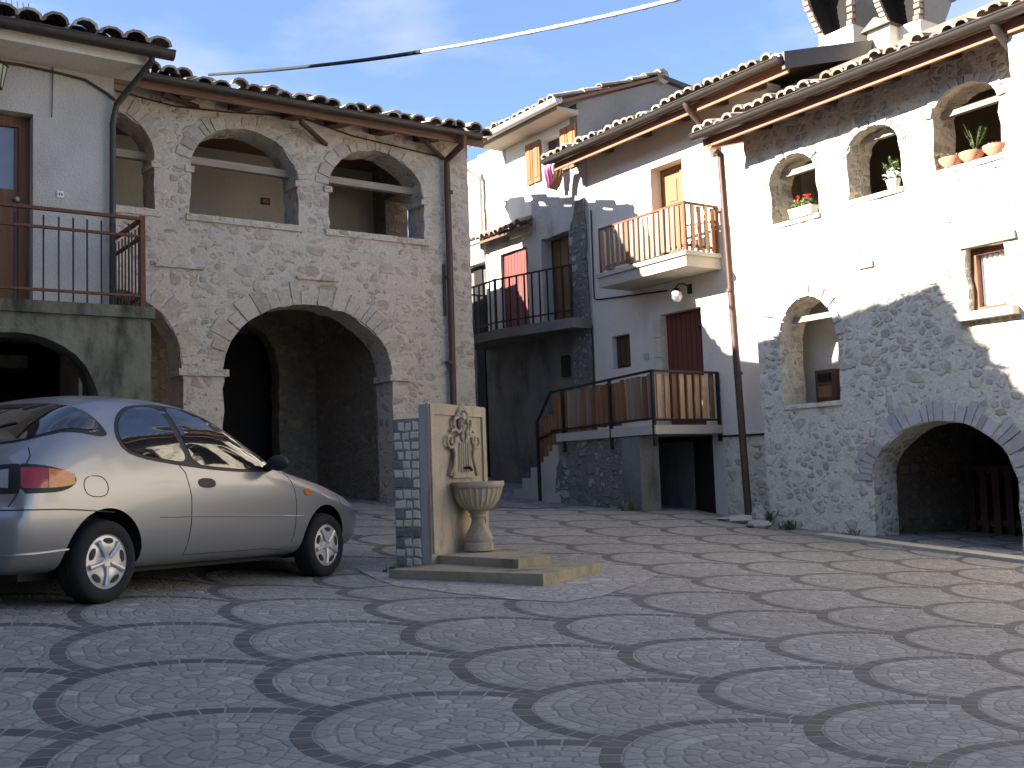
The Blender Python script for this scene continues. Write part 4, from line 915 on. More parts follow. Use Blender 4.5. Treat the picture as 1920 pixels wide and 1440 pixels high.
# slatted gate inside the big arch
mb = MB(); gx0, gx1 = Q(1812, 950, 1.6)[0], wg[1] + 1.0; gt = Q(1860, 880, .9)[1]
for z_ in (-.1, -.75): mb.box(gx0, gx1, 1.65, 1.7, z_ - .04, z_ + .04)
gate = mb.obj('gate', rh, [M['wood_rafter']])
mb = MB(); mb.box(-.045, .045, -.015, .015, 0, gt + 1.4); gs = None
for k in range(12):
    x = gx0 + .06 + k * .165
    if x > gx1: break
    if gs is None: gs = mb.obj('gate_slat', gate, [M['wood_rafter']], loc=(x, 1.63, -1.4))
    else: copy_at(gs, (x, 1.63, -1.4), gate)
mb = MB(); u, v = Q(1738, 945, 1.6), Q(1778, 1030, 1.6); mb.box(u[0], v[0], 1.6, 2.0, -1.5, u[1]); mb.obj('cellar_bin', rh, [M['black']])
# window with a white curtain
mb = MB(); fwid = .05
mb.box(ww[0], ww[0] + .06, .1, .17, ww[2], ww[3]); mb.box(ww[1] - .06, ww[1], .1, .17, ww[2], ww[3]); mb.box(ww[0] + .061, ww[1] - .061, .1, .17, ww[3] - .07, ww[3]); mb.box(ww[0] + .061, ww[1] - .061, .1, .17, ww[2], ww[2] + .06)
wf = mb.obj('window', rh, [M['door_brown']])
mb = MB(); nx = 24; x0, x1 = ww[0] + .061, ww[1] - .061
for i in range(nx + 1):
    x = x0 + (x1 - x0) * i / nx; yy = .19 + .02 * math.sin(i * 1.4)
    mb.v += [(x, yy, ww[2] + .061), (x, yy, ww[3] - .071)]
for i in range(nx): mb.f.append((2 * i, 2 * i + 2, 2 * i + 3, 2 * i + 1)); mb.m.append(0)
mb.box(ww[0], ww[1], .25, .3, ww[2], ww[3]); mb.obj('curtain', wf, [M['curtain']], 80)
mb = MB(); mb.box(ww[0] - .12, ww[1] + .12, -.12, .099, ww[2] - .09, ww[2] - .002); mb.obj('window_sill', wf, [M['concrete']])
mb = MB(); mb.box(ww[0] - .05, ww[1] + .15, -.035, .3, ww[3] + .002, ww[3] + .09); mb.obj('lintel', wf, [M['wood_tie']])
mb = MB(); u = Q(1625, 497); mb.box(u[0] - .1, u[0] + .1, -.03, .02, u[1] - .035, u[1] + .035); mb.obj('brick_patch', rh, [M['brick']])
# eaves
rr_ = roof(rh, rx0 + .03, XR, -.55, zr, 4.4, 16, seed=71, amp=2.2, sp=.175)
gutter(rh, rx0, XR, -.62, zr, .075)
mb = MB(); mb.box(rx0 + .12, XR - .1, -.5, -.465, zr - .17, zr - .052); mb.obj('eave_board', rh, [M['wood_red']])
for px in (1420, 1482, 1545, 1610, 1665, 1720, 1780):
    c = Q(px, 215, -.2)[0]; mb = MB(); mb.hexa([(c - .07, -.46, zr - .16), (c + .07, -.46, zr - .16), (c + .07, -.0, zr - .03), (c - .07, -.0, zr - .03)], [(c - .07, -.46, zr - .055), (c + .07, -.46, zr - .055), (c + .07, 0, zr + .08), (c - .07, 0, zr + .08)]); mb.obj('rafter', rh, [M['wood_rafter']])
mb = MB(); mb.hexa([(rx0 + .05, -.5, zr - .2), (rx0 + .2, -.5, zr - .2), (rx0 + .2, 3.6, zr + .95), (rx0 + .05, 3.6, zr + .95)], [(rx0 + .05, -.5, zr - .05), (rx0 + .2, -.5, zr - .05), (rx0 + .2, 3.6, zr + 1.12), (rx0 + .05, 3.6, zr + 1.12)]); mb.obj('verge_beam', rh, [M['wood_red']])
mb = MB(); mb.box(E0 - .04, XR - .2, 4.0, 4.2, -1.5, zr + 1.0); mb.box(E0, E0 + .2, .8, 4.0, -1.5, zr + .12); mb.obj('back_wall', rh, [M['grey_plaster']])
# downpipe between the two houses
p1, p2 = Q(1351, 290, -.08), Q(1402, 945, .02)
mb = MB(); mb.tube([(p1[0], -.2, zr - .12), (p1[0], -.08, p1[1]), (Q(1375, 600, 0)[0], 0, Q(1375, 600, 0)[1]), (p2[0], .02, p2[1]), (p2[0], .02, -.9)], .048, 10)
for py, px in ((395, 1359), (545, 1371), (700, 1383)): c = Q(px, py, 0); mb.tube([(c[0], 0 - .05 + (py - 395) * .0002, c[1] - .02), (c[0], 0 - .05 + (py - 395) * .0002, c[1] + .02)], .06, 10)
mb.obj('downpipe', rh, [M['gutter_red']], 50)
# chimneys on the stone house's roof
def chimney(px, py, wpx, seed):
    Y = 2.0; c = Q(px, py, Y); k = FPX / (FR.pt(c[0], Y, 0) @ CF); W = wpx / k; hw = W / 2; x, z0 = c
    zr_ = zr + (Y + .55) * math.tan(R(16)) - .35; mb = MB(); mb.box(x - hw * .8, x + hw * .8, Y - hw * .8, Y + hw * .8, zr_, z0); ch = mb.obj('chimney', rr_, [M['white_plaster']])
    # brick hood: flaring side walls with an open mouth to the front
    mb = MB(); hh = W * 1.0; rnd = random.Random(seed); n = 9
    for j in range(n):
        t0, t1 = j / n, (j + .66) / n
        def fl(t): return hw * (.78 + .42 * math.sin(t * 1.5))
        for sgn in (-1, 1):
            f0, f1 = fl(t0), fl(t1); a_ = sgn * (f0 - .085), sgn * f0; b_ = sgn * (f1 - .085), sgn * f1
            e = rnd.uniform(0, .03)
            mb.hexa([(x + min(a_), Y - f0 - e, z0 + t0 * hh), (x + max(a_), Y - f0 - e, z0 + t0 * hh), (x + max(a_), Y + f0, z0 + t0 * hh), (x + min(a_), Y + f0, z0 + t0 * hh)], [(x + min(b_), Y - f1 - e, z0 + t1 * hh), (x + max(b_), Y - f1 - e, z0 + t1 * hh), (x + max(b_), Y + f1, z0 + t1 * hh), (x + min(b_), Y + f1, z0 + t1 * hh)])
    for j in range(6):
        a_ = math.pi * (j + .1) / 6; b_ = math.pi * (j + .85) / 6; r0, r1 = hw * .95, hw * 1.2
        P = lambda r_, t: (x - r_ * math.cos(t), z0 + hh + r_ * .55 * math.sin(t))
        A_, B_, C_, D_ = P(r0, a_), P(r0, b_), P(r1, b_), P(r1, a_)
        mb.hexa([(A_[0], Y - hw * 1.2, A_[1]), (B_[0], Y - hw * 1.2, B_[1]), (C_[0], Y - hw * 1.2, C_[1]), (D_[0], Y - hw * 1.2, D_[1])], [(A_[0], Y + hw * 1.2, A_[1]), (B_[0], Y + hw * 1.2, B_[1]), (C_[0], Y + hw * 1.2, C_[1]), (D_[0], Y + hw * 1.2, D_[1])])
    mb.obj('chimney_hood', ch, [M['brick']])
    mb = MB()
    for j in range(n):
        f0, f1 = fl(j / n) + .001, fl((j + 1) / n) + .001
        for sgn in (-1, 1):
            A0, B0 = sorted((sgn * f0, sgn * (f0 + .02))); A1, B1 = sorted((sgn * f1, sgn * (f1 + .02)))
            q0, q1 = z0 + j / n * hh, z0 + (j + .999) / n * hh
            mb.hexa([(x + A0, Y - f0 + .07, q0), (x + B0, Y - f0 + .07, q0), (x + B0, Y + f0, q0), (x + A0, Y + f0, q0)], [(x + A1, Y - f1 + .07, q1), (x + B1, Y - f1 + .07, q1), (x + B1, Y + f1, q1), (x + A1, Y + f1, q1)])
    mb.obj('hood_render', ch, [M['gable_plaster']])
    mb = MB()  # black fill and liners: shade inside the hood mouth put into colour
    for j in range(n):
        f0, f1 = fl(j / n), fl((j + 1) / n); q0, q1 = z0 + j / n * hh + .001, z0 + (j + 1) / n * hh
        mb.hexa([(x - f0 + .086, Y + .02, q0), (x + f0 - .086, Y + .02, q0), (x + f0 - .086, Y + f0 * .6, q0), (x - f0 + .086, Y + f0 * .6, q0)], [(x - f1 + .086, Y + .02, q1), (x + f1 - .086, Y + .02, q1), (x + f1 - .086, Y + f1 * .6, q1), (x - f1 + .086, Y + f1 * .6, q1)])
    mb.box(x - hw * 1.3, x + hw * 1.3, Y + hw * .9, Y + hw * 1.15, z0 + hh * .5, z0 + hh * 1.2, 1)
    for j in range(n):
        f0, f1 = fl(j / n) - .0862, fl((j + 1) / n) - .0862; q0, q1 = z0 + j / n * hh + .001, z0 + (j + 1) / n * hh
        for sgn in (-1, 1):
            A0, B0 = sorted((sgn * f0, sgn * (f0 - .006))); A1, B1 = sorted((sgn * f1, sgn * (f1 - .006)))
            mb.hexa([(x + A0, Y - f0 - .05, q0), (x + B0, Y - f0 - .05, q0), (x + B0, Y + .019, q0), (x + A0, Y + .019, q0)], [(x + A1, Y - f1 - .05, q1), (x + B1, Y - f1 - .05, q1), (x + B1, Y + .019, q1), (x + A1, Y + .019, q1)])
    mb.obj('flue_shade_fill', ch, [M['black'], M['gable_plaster']])
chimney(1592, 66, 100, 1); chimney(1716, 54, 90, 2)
c = Q(1660, 62, 1.7); mb = MB(); zz = c[1]
mb.box(c[0] - .17, c[0] + .17, 1.55, 1.9, zz - 1.0, zz + .03); sc_ = mb.obj('chimney', rr_, [M['white_plaster']])
mb = MB(); mb.hexa([(c[0] - .24, 1.48, zz + .031), (c[0] + .24, 1.48, zz + .031), (c[0] + .24, 1.97, zz + .031), (c[0] - .24, 1.97, zz + .031)], [(c[0] - .02, 1.48, zz + .17), (c[0] + .02, 1.48, zz + .17), (c[0] + .02, 1.97, zz + .17), (c[0] - .02, 1.97, zz + .17)]); mb.obj('chimney_cap', sc_, [M['gutter']])

# neighbour along the same front whose upper wall juts out to the eave line
FX = Frame(*FR.pt(E1, 0, 0)[:2], RU)
xh = house('corner_house', FX, 'white house front jutting out under the eave at the right edge', 'house')
jx = Q(1888, 60, -.45)[0] - E1
mb = MB(); mb.hexa([(jx, -.02, zr - 1.6), (XR - E1 - .1, -.02, zr - 1.6), (XR - E1 - .1, -.004, zr - 1.6), (jx, -.004, zr - 1.6)], [(jx, -.45, zr - .55), (XR - E1 - .1, -.45, zr - .55), (XR - E1 - .1, -.004, zr - .55), (jx, -.004, zr - .55)])
mb.box(jx, XR - E1 - .1, -.45, -.004, zr - .549, zr - .055); mb.obj('wall', xh, [M['white_plaster']])
mb = MB(); mb.tube([(jx - .05, -.60, zr - .05), (jx - .03, -.56, zr - .14), (jx - .03, -.12, zr - .42), (jx - .03, -.1, zr - .8)], .045, 8); mb.obj('gutter_outlet', xh, [M['gutter']], 50)
for x in (3.4, 5.6):
    mb = MB(); mb.box(x - .5, x + .5, -.04, 0.06, .6, 2.2); wi = mb.obj('window', xh, [M['door_brown']])
    mb = MB(); mb.box(x - .42, x + .42, -.055, -.041, .68, 2.12); mb.obj('pane', wi, [M['glass']])
# ------------------------------------------------------------------ flowers and pots on the sills of the stone house
def leaves(mb, c, r, n, size, rnd, m=0):
    for _ in range(n):
        d = Vector((rnd.gauss(0, 1), rnd.gauss(0, 1), rnd.gauss(0, 1) * .9 + .2)); d = d.normalized() * rnd.uniform(.3, 1)
        p = Vector(c) + Vector((d.x * r[0], d.y * r[1], d.z * r[2])); a = Vector((rnd.gauss(0, 1), rnd.gauss(0, 1), rnd.gauss(0, 1))).normalized(); b = a.cross(d).normalized()
        s = size * rnd.uniform(.6, 1.3); mb.face([p - a * s, p + b * s * .5, p + a * s, p - b * s * .5], m)
def stems(mb, c, n, h, rnd, spread=.1, m=0):
    for _ in range(n):
        a = rnd.uniform(0, 6.28); l = h * rnd.uniform(.5, 1); e = Vector((math.cos(a), math.sin(a), 0)) * spread * rnd.uniform(.2, 1)
        p = Vector(c); mid = p + e * .5 + Vector((0, 0, l * .6)); q = p + e + Vector((0, 0, l)); mb.tube([p, mid, q], [.005, .004, .002], 4, m)
        for k in range(5):
            t = rnd.uniform(.3, 1); b = p.lerp(q, t); d = Vector((rnd.gauss(0, 1), rnd.gauss(0, 1), rnd.gauss(0, .6))).normalized() * .05; w_ = d.cross(Vector((0, 0, 1))).normalized() * .012
            mb.face([b, b + d * .5 + w_, b + d, b + d * .5 - w_], m)
rnd = random.Random(11)
u = Q(1503, 404, -.02); zt_ = wa[2] + .014
t = thing('flower_box', 'white planter box of red geraniums in the leftmost loggia arch of the stone house', 'flower box', tuple(FR.pt(u[0], .02, zt_)), FR.ang); t.scale = (.76, .8, .8)
mb = MB(); mb.hexa([(-.21, -.08, 0), (.21, -.08, 0), (.21, .08, 0), (-.21, .08, 0)], [(-.24, -.1, .15), (.24, -.1, .15), (.24, .1, .15), (-.24, .1, .15)]); mb.obj('planter', t, [M['pot_white']])
mb = MB(); leaves(mb, (0, 0, .22), (.25, .12, .1), 260, .028, rnd); mb.obj('foliage', t, [M['leaf']])
mb = MB(); leaves(mb, (-.3, .02, .06), (.08, .07, .1), 70, .024, rnd); mb.obj('trailing_leaves', t, [M['leaf_dry']])
for x in (-.16, -.1, .05, .11, .17, -.02):
    mb = MB(); c = (x + rnd.uniform(-.02, .02), rnd.uniform(-.08, .02), .30 + rnd.uniform(-.03, .04)); leaves(mb, c, (.035, .035, .03), 40, .016, rnd); mb.tube([(c[0], c[1], .15), c], .003, 4); mb.obj('flower', t, [M['petal_red']])
u = Q(1672, 358, -.02); zt_ = wb[2] + .014
t = thing('potted_plant', 'small white-flowered plant on the sill of the middle loggia arch', 'potted plant', tuple(FR.pt(u[0], .02, zt_)), FR.ang)
mb = MB(); mb.lathe((0, 0, 0), [(0, 0), (.06, 0), (.085, .11), (.075, .11), (0, .10)], 14); mb.obj('pot', t, [M['pot_white']], 40)
mb = MB(); leaves(mb, (0, 0, .17), (.13, .1, .09), 110, .022, rnd, 1); stems(mb, (0, 0, .1), 12, .3, rnd, .12, 0); leaves(mb, (.03, 0, .27), (.1, .08, .1), 60, .024, rnd, 0); mb.obj('foliage', t, [M['leaf'], M['petal_white']])
pr_ = [(1779, 305, 'broad terracotta bowl with trailing leaves at the left of the top right loggia arch', 1.0), (1817, 296, 'terracotta bowl of dry tufted plants in the middle of the top right loggia arch', .95), (1862, 285, 'terracotta bowl at the right end of the top right loggia sill beside tall stems', 1.0)]
for k, (px, py, lab, sc_) in enumerate(pr_):
    u = Q(px, py, -.02); t = thing('terracotta_bowl', lab, 'flower pot', tuple(FR.pt(u[0], .03, wc[2] + .014)), FR.ang, 'terracotta bowls on the loggia sill'); t.scale = (.8, .8, .8)
    mb = MB(); mb.lathe((0, 0, 0), [(0, 0), (.08, 0), (.155, .085), (.165, .13), (.15, .13), (.13, .10), (0, .10)], 18); mb.obj('bowl', t, [M['terracotta']], 40)
    mb = MB(); leaves(mb, (0, 0, .14), (.13, .11, .06), 50, .02, rnd, 0)
    if k == 1: stems(mb, (.06, 0, .1), 16, .4, rnd, .2, 1)
    if k == 0: leaves(mb, (-.2, .02, .12), (.07, .06, .2), 60, .02, rnd, 1)
    mb.obj('foliage', t, [M['leaf_dry'], M['leaf']])

# ------------------------------------------------------------------ fountain on its stone steps
P0 = hit(811, 1071); FF = Frame(P0[0], P0[1], (.47, .883)); Fp = FF.loc
fw_ = min(1.0, Fp(921, 900)[0]); ftop = Fp(815, 756)[1]; fb = P0[2] - .15
ft = thing('wall_fountain', 'freestanding stone wall fountain with fluted bowl and carved scrolls beside the car', 'fountain', (P0[0], P0[1], 0), FF.ang)
mb = MB(); mb.box(0, fw_, .0, .03, fb, ftop - .0); mb.obj('front_slab', ft, [M['fountain_stone']])
mb = MB(); mb.box(-.004, fw_, .031, .095, fb, ftop - .012); mb.obj('backing_slab', ft, [M['fountain_grey']])
# raised border of the front slab
mb = MB(); bw = .075
mb.box(.012, bw, -.02, -.001, P0[2] + .15, ftop - .01); mb.box(fw_ - bw, fw_ - .012, -.02, -.001, P0[2] + .15, ftop - .01); mb.box(bw + .001, fw_ - bw - .001, -.02, -.001, ftop - .10, ftop - .01); mb.obj('slab_border', ft, [M['fountain_stone']])
# cobble-faced pier behind
sy = FF.side(-.02, 737, 900)[0]; pz = FF.side(-.02, 742, 786)[1]
mb = MB(); mb.box(.0, fw_ - .04, .096, sy, fb, pz); pier = mb.obj('pier', ft, [M['joint']])
mb = MB(); rnd = random.Random(5)
def cob(xface, ya, yb, za, zb, m, ins):
    j = lambda: rnd.uniform(-.008, .008)
    a = [(xface, ya + ins + j(), za + ins + j()), (xface, yb - ins + j(), za + ins + j()), (xface, yb - ins + j(), zb - ins + j()), (xface, ya + ins + j(), zb - ins + j())]
    o = -.008 - rnd.uniform(0, .007); i2 = .009
    b = [(xface + o, a[0][1] + i2, a[0][2] + i2), (xface + o, a[1][1] - i2, a[1][2] + i2), (xface + o, a[2][1] - i2, a[2][2] - i2), (xface + o, a[3][1] + i2, a[3][2] - i2)]
    mb.hexa(a, b, m)
z_ = P0[2] - .05; row = 0
while z_ < pz - .03:
    hgt = .083 + rnd.uniform(-.008, .01); dark_row = row in (4, 9) or z_ > pz - .1; y = .10; k = 0
    while y < sy - .03:
        wdt = .085 + rnd.uniform(-.012, .014); y2 = min(y + wdt, sy)
        if sy - y2 < .035: y2 = sy
        d = (dark_row and rnd.random() < .5) or (y2 >= sy - .001 and rnd.random() < .35)
        cob(-.001, y, y2, z_, z_ + hgt, 1 if d else 0, .008); y = y2; k += 1
    z_ += hgt; row += 1
mb.obj('cobble_facing', ft, [M['cobble'], M['cobble_dark']])
# carved relief
cxs = fw_ * .53; cu = lambda px, py: Fp(px, py, -.03)
zrim = Fp(895, 903, -.22)[1]; zbb = Fp(888, 958, -.2)[1]; zpl = Fp(885, 1012, -.15)[1]
mb = MB(); zt1 = Fp(872, 826, -.03)[1]; zt0 = zrim + .04
ol = []
for k in range(13):
    t = k / 12; z_ = zt0 + (zt1 - zt0) * t; hw = .20 - .055 * math.sin(t * math.pi * .9) + .05 * max(0, t - .75) / .25; ol.append((hw, z_))
pts = [(cxs + a, z) for a, z in ol] + [(cxs + .12 * math.cos(math.pi * k / 8), zt1 + .06 * math.sin(math.pi * k / 8)) for k in range(1, 8)] + [(cxs - a, z) for a, z in reversed(ol)]
mb.face([(x, -.035, z) for x, z in pts])
for a, b in zip(pts, pts[1:] + pts[:1]): mb.face([(a[0], -.0005, a[1]), (b[0], -.0005, b[1]), (b[0], -.035, b[1]), (a[0], -.035, a[1])])
for k in range(-2, 3): mb.tube([(cxs + k * .045, -.036, zt0 + .05), (cxs + k * .036, -.04, zt1 - .02)], .014, 6)
rel = mb.obj('carved_panel', ft, [M['fountain_stone']], 30)
def scroll(sg):
    mb = MB(); path = []
    for k in range(30):
        t = k / 29; a = t * 2.2 * math.pi; r = .085 * (1 - .8 * t); path.append((cxs + sg * (.20 + r * math.cos(a + math.pi * .9) * 1.0 + .03), -.04, zt1 + .0 + r * math.sin(a + math.pi * .9)))
    mb.tube(path, [.017 - .009 * k / 29 for k in range(30)], 8)
    mb.tube([(cxs + sg * .24, -.03, zrim + .06), (cxs + sg * .19, -.04, zrim + .14), (cxs + sg * .155, -.04, zrim + .24), (cxs + sg * .17, -.04, zt1 - .09), (cxs + sg * .2, -.04, zt1 - .03)], [.018, .015, .014, .015, .014], 8)
    mb.tube([(cxs + sg * .20, -.03, zt1 + .08), (cxs + sg * .14, -.04, zt1 + .10), (cxs + sg * .09, -.045, zt1 + .07), (cxs + sg * .05, -.05, zt1 + .11)], [.014, .017, .014, .012], 8)
    mb.obj('carved_scroll', rel, [M['fountain_stone']], 60)
scroll(-1); scroll(1)
mb = MB(); mz = Fp(872, 790, -.03)[1]
mb.blob((cxs, -.03, mz), (.06, .04, .08), 14, 10, .2, 3)                 # mask at the crown of the panel
mb.blob((cxs, -.085, mz - .01), (.018, .02, .03), 8, 6); mb.blob((cxs - .035, -.07, mz + .02), (.018, .012, .012), 8, 6); mb.blob((cxs + .035, -.07, mz + .02), (.018, .012, .012), 8, 6)
for k in range(7):
    a = math.pi * (k + .5) / 7; mb.blob((cxs + .085 * math.cos(a), -.03, mz + .03 + .085 * math.sin(a)), (.028, .03, .028), 8, 6, .1, k)
for sg in (-1, 1):
    mb.tube([(cxs + sg * .03, -.05, mz - .08), (cxs + sg * .05, -.05, mz - .14), (cxs + sg * .02, -.045, mz - .19)], [.02, .018, .012], 8); mb.tube([(cxs + sg * .07, -.03, mz + .04), (cxs + sg * .14, -.035, mz + .02), (cxs + sg * .16, -.03, mz - .04), (cxs + sg * .12, -.03, mz - .07)], [.02, .018, .016, .008], 8)
mb.obj('carved_mask', rel, [M['fountain_stone']], 60)
mb = MB(); mb.tube([(cxs, -.02, zrim + .13), (cxs, -.10, zrim + .13), (cxs, -.12, zrim + .10)], .014, 8); mb.obj('spout', ft, [M['iron']], 50)
# bowl and pedestal
rb = .235; bc = (cxs, -.165, 0)
fl = lambda k, t: 1 - (.055 * abs(math.sin(t * 13)) ** .6 if 2 <= k <= 7 else 0) + (.03 if 2 <= k <= 7 else 0)
hb = zrim - zbb
prof = [(0, zbb - .01), (rb * .42, zbb - .0), (rb * .52, zbb + .012), (rb * .66, zbb + hb * .16), (rb * .80, zbb + hb * .33), (rb * .895, zbb + hb * .52), (rb * .95, zbb + hb * .70), (rb * .965, zbb + hb * .76), (rb * 1.0, zbb + hb * .78), (rb * 1.05, zbb + hb * .84), (rb * 1.05, zrim - .006), (rb * 1.03, zrim), (rb * .88, zrim), (rb * .82, zrim - .05), (rb * .5, zrim - .12), (0, zrim - .14)]
mb = MB(); mb.lathe(bc, prof, 156, flute=fl); mb.obj('bowl', ft, [M['fountain_stone']], 60)
zs2 = P0[2] + .14
mb = MB(); hp = zbb - zs2
mb.lathe(bc, [(.0, zs2), (.135, zs2), (.135, zs2 + .06 * 1), (.115, zs2 + .075), (.118, zs2 + hp * .2), (.125, zs2 + hp * .26), (.125, zs2 + hp * .34), (.105, zs2 + hp * .46), (.075, zs2 + hp * .60), (.060, zs2 + hp * .72), (.058, zs2 + hp * .80), (.075, zs2 + hp * .84), (.075, zs2 + hp * .88), (.065, zs2 + hp * .9), (.095, zbb - .005), (0, zbb)], 28); mb.obj('pedestal', ft, [M['fountain_stone']], 50)
# steps
def on_y(p): q = hit(*p); return FF.inv(q)
k0 = on_y((1019, 1100)); k1 = on_y((1128, 1074)); gzf = min(FF.ground(k0[0], k0[1]), FF.ground(k1[0], k1[1]))
z1_ = Fp(1019, 1076, k0[1])[1]
mb = MB(); mb.hexa([(k0[0] + .22, .10, gzf - .2), (k0[0], k0[1], gzf - .2), (k1[0], k1[1], gzf - .2), (k1[0] + .1, .12, gzf - .2)], [(k0[0] + .22, .10, z1_), (k0[0], k0[1], z1_), (k1[0], k1[1], z1_), (k1[0] + .1, .12, z1_)]); mb.obj('lower_step', ft, [M['moss_stone']])
u = FF.inv(ray(972, 1066) * (z1_ / ray(972, 1066)[2])); v = FF.inv(ray(1036, 1057) * (z1_ / ray(1036, 1057)[2])); z2_ = Fp(972, 1049, u[1])[1]
mb = MB(); mb.hexa([(.10, -.001, z1_ - .02), (u[0], u[1], z1_ - .02), (v[0], v[1], z1_ - .02), (fw_ + .08, -.001, z1_ - .02)], [(.10, -.001, z2_), (u[0], u[1], z2_), (v[0], v[1], z2_), (fw_ + .08, -.001, z2_)]); mb.obj('upper_step', ft, [M['moss_stone']])
# pale band of paving swept around the fountain
bp = [tuple(hit(*p)[:2]) for p in ((745, 1100), (850, 1113), (960, 1125), (1060, 1130), (1130, 1118), (1200, 1095), (1235, 1078), (1190, 1062), (1130, 1058), (1040, 1055))] + [FF.pt(.6, .6, 0)[:2], FF.pt(-.1, .75, 0)[:2]]
poly_sheet('paving_band', [tuple(p) for p in bp], M['band'], .004, .2)

# ------------------------------------------------------------------ kerb, rocks and weeds along the houses
k0, k1 = hit(1560, 1011), hit(1920, 1057); d = (k1 - k0); d /= np.linalg.norm(d); nrm = np.array([-d[1], d[0], 0]); nrm = nrm if nrm[0] > 0 else -nrm
mb = MB(); pa = k0 - d * .3; L_ = 6.0; n = 9
for i in range(n):
    a, b = pa + d * (L_ * i / n + .006), pa + d * (L_ * (i + 1) / n - .006); c = lambda p, o: (p[0] + nrm[0] * o, p[1] + nrm[1] * o)
    za, zb = gz(a[0], a[1]), gz(b[0], b[1])
    mb.hexa([(*c(a, 0), za - .15), (*c(b, 0), zb - .15), (*c(b, .22), zb - .15), (*c(a, .22), za - .15)], [(*c(a, 0), za + .035), (*c(b, 0), zb + .035), (*c(b, .22), zb + .035), (*c(a, .22), za + .035)])
tag(mb.obj('kerb', None, [M['concrete']]), kind='structure')
def rock(name, label, px, py, r, seed, mat='rock'):
    p = hit(px, py); o = MB(); o.blob((0, 0, r[2] * .55), r, 12, 8, .5, seed); ob = o.obj(name, None, [M[mat]], 40, loc=(p[0], p[1], p[2])); return tag(ob, label, 'rock')
rock('flat_stone', 'flat pale stone lying by the foot of the brown downpipe', 1385, 980, (.26, .14, .06), 1)
rock('boulder', 'upright dark stone against the corner of the stone house', 1424, 985, (.09, .08, .17), 2)
rock('flat_stone', 'broken stone slab between the downpipe and the stone house corner', 1422, 990, (.15, .12, .06), 3)
def weed(label, px, py, n, h, seed, mat='leaf'):
    p = hit(px, py); rn = random.Random(seed); mb = MB()
    for _ in range(n):
        a = rn.uniform(0, 6.28); l = h * rn.uniform(.4, 1); e = Vector((math.cos(a), math.sin(a), 0)) * l * rn.uniform(.3, 1); b = Vector((rn.uniform(-.1, .1), rn.uniform(-.06, .06), 0)); wv = Vector((-math.sin(a), math.cos(a), 0)) * .012
        mb.face([b - wv, b + wv, b + e * .6 + Vector((0, 0, l * .8)) + wv * .7, b + e + Vector((0, 0, l))])
    return tag(mb.obj('weed', None, [M[mat]], loc=tuple(p)), label, 'plant', 'weeds along the wall bases')
weed('low green weeds at the foot of the landing wall', 1150, 950, 70, .2, 1); weed('small weed tuft at the base of the stone house', 1478, 993, 40, .13, 2)
weed('weeds growing by the corner of the stone house', 1432, 985, 50, .2, 3)

weed('dry grass tuft at the kerb near the left jamb of the big cellar arch', 1590, 1008, 30, .10, 4, 'leaf_dry'); weed('thin dry weeds at the foot of the landing pier', 1178, 958, 30, .14, 5, 'leaf_dry')
weed('small weeds beside the cobbled end of the fountain', 742, 1072, 26, .07, 6)

# ------------------------------------------------------------------ overhead cable
mb = MB(); a = ray(392, 140) * 15.4; m_ = ray(790, 97) * 10.0; b = ray(1262, 0) * 6.6; e = ray(1800, -190) * 5.0; pth = []
def bz(t):
    P = [a, a * .55 + m_ * .45 + np.array([0, 0, -.03]), m_, b, e]; n = len(P) - 1; s = t * n; i = min(int(s), n - 1); f = s - i
    p0, p1, p2, p3 = P[max(i - 1, 0)], P[i], P[i + 1], P[min(i + 2, n)]
    return .5 * ((2 * p1) + (-p0 + p2) * f + (2 * p0 - 5 * p1 + 4 * p2 - p3) * f * f + (-p0 + 3 * p1 - 3 * p2 + p3) * f ** 3)
oc = thing('overhead_cable', 'thick overhead cable slung across the sky from the arcade house roof', 'cable', tuple(a))
mb = MB(); mb.tube([Vector(bz(k / 60) - a) for k in range(31)], .020, 8); mb.obj('shaded_half', oc, [M['cable_dark']], 60)  # shaded stretch of the cable, its shade put into a dark colour
mb = MB(); mb.tube([Vector(bz(k / 60) - a) for k in range(30, 61)], .014, 8); mb.obj('sunlit_half', oc, [M['cable']], 60)  # sunlit stretch of the same cable, its light put into a pale colour
mb = MB()
for k in range(21, 40):
    p = Vector(bz(k / 40) - a); q = Vector(bz(k / 40 + .004) - a); mb = MB(); mb.tube([p, q], .017, 8); mb.obj('binding', oc, [M['gutter_pale']], 60)
# ------------------------------------------------------------------ parked car
PRc = hit(200, 1133); PFc = hit(606, 1083)
cx_ = PFc - PRc; WB = float(np.linalg.norm(cx_)); cx_ /= WB
cy_ = np.cross([0, 0, 1.0], cx_); cy_ /= np.linalg.norm(cy_); cz_ = np.cross(cx_, cy_)
car = thing('parked_car', 'silver three-door hatchback parked at the left of the square', 'car', tuple(PRc))
car.matrix_world = Matrix(((cx_[0], cy_[0], cz_[0], PRc[0]), (cx_[1], cy_[1], cz_[1], PRc[1]), (cx_[2], cy_[2], cz_[2], PRc[2]), (0, 0, 0, 1)))
def cs(px, py, y=0.0):
    d = ray(px, py); t = ((PRc + cy_ * y) @ cy_) / (d @ cy_); q = d * t - PRc; return float(q @ cx_), float(q @ cz_)
KX = 1.0                                   # body length scaled to the wheelbase
YC = .82
g = G('car_paint', .32, .5); g.b.inputs['Metallic'].default_value = .5; g.col((.25, .255, .265)); g.b.inputs['Coat Weight'].default_value = .4; g.b.inputs['Coat Roughness'].default_value = .06
nn_ = g.noise(g.co(), 500, 2).outputs['Fac']; g.nt.links.new(g.m('MULTIPLY_ADD', nn_, .12, .26), g.b.inputs['Roughness']); M['paint'] = g.mat
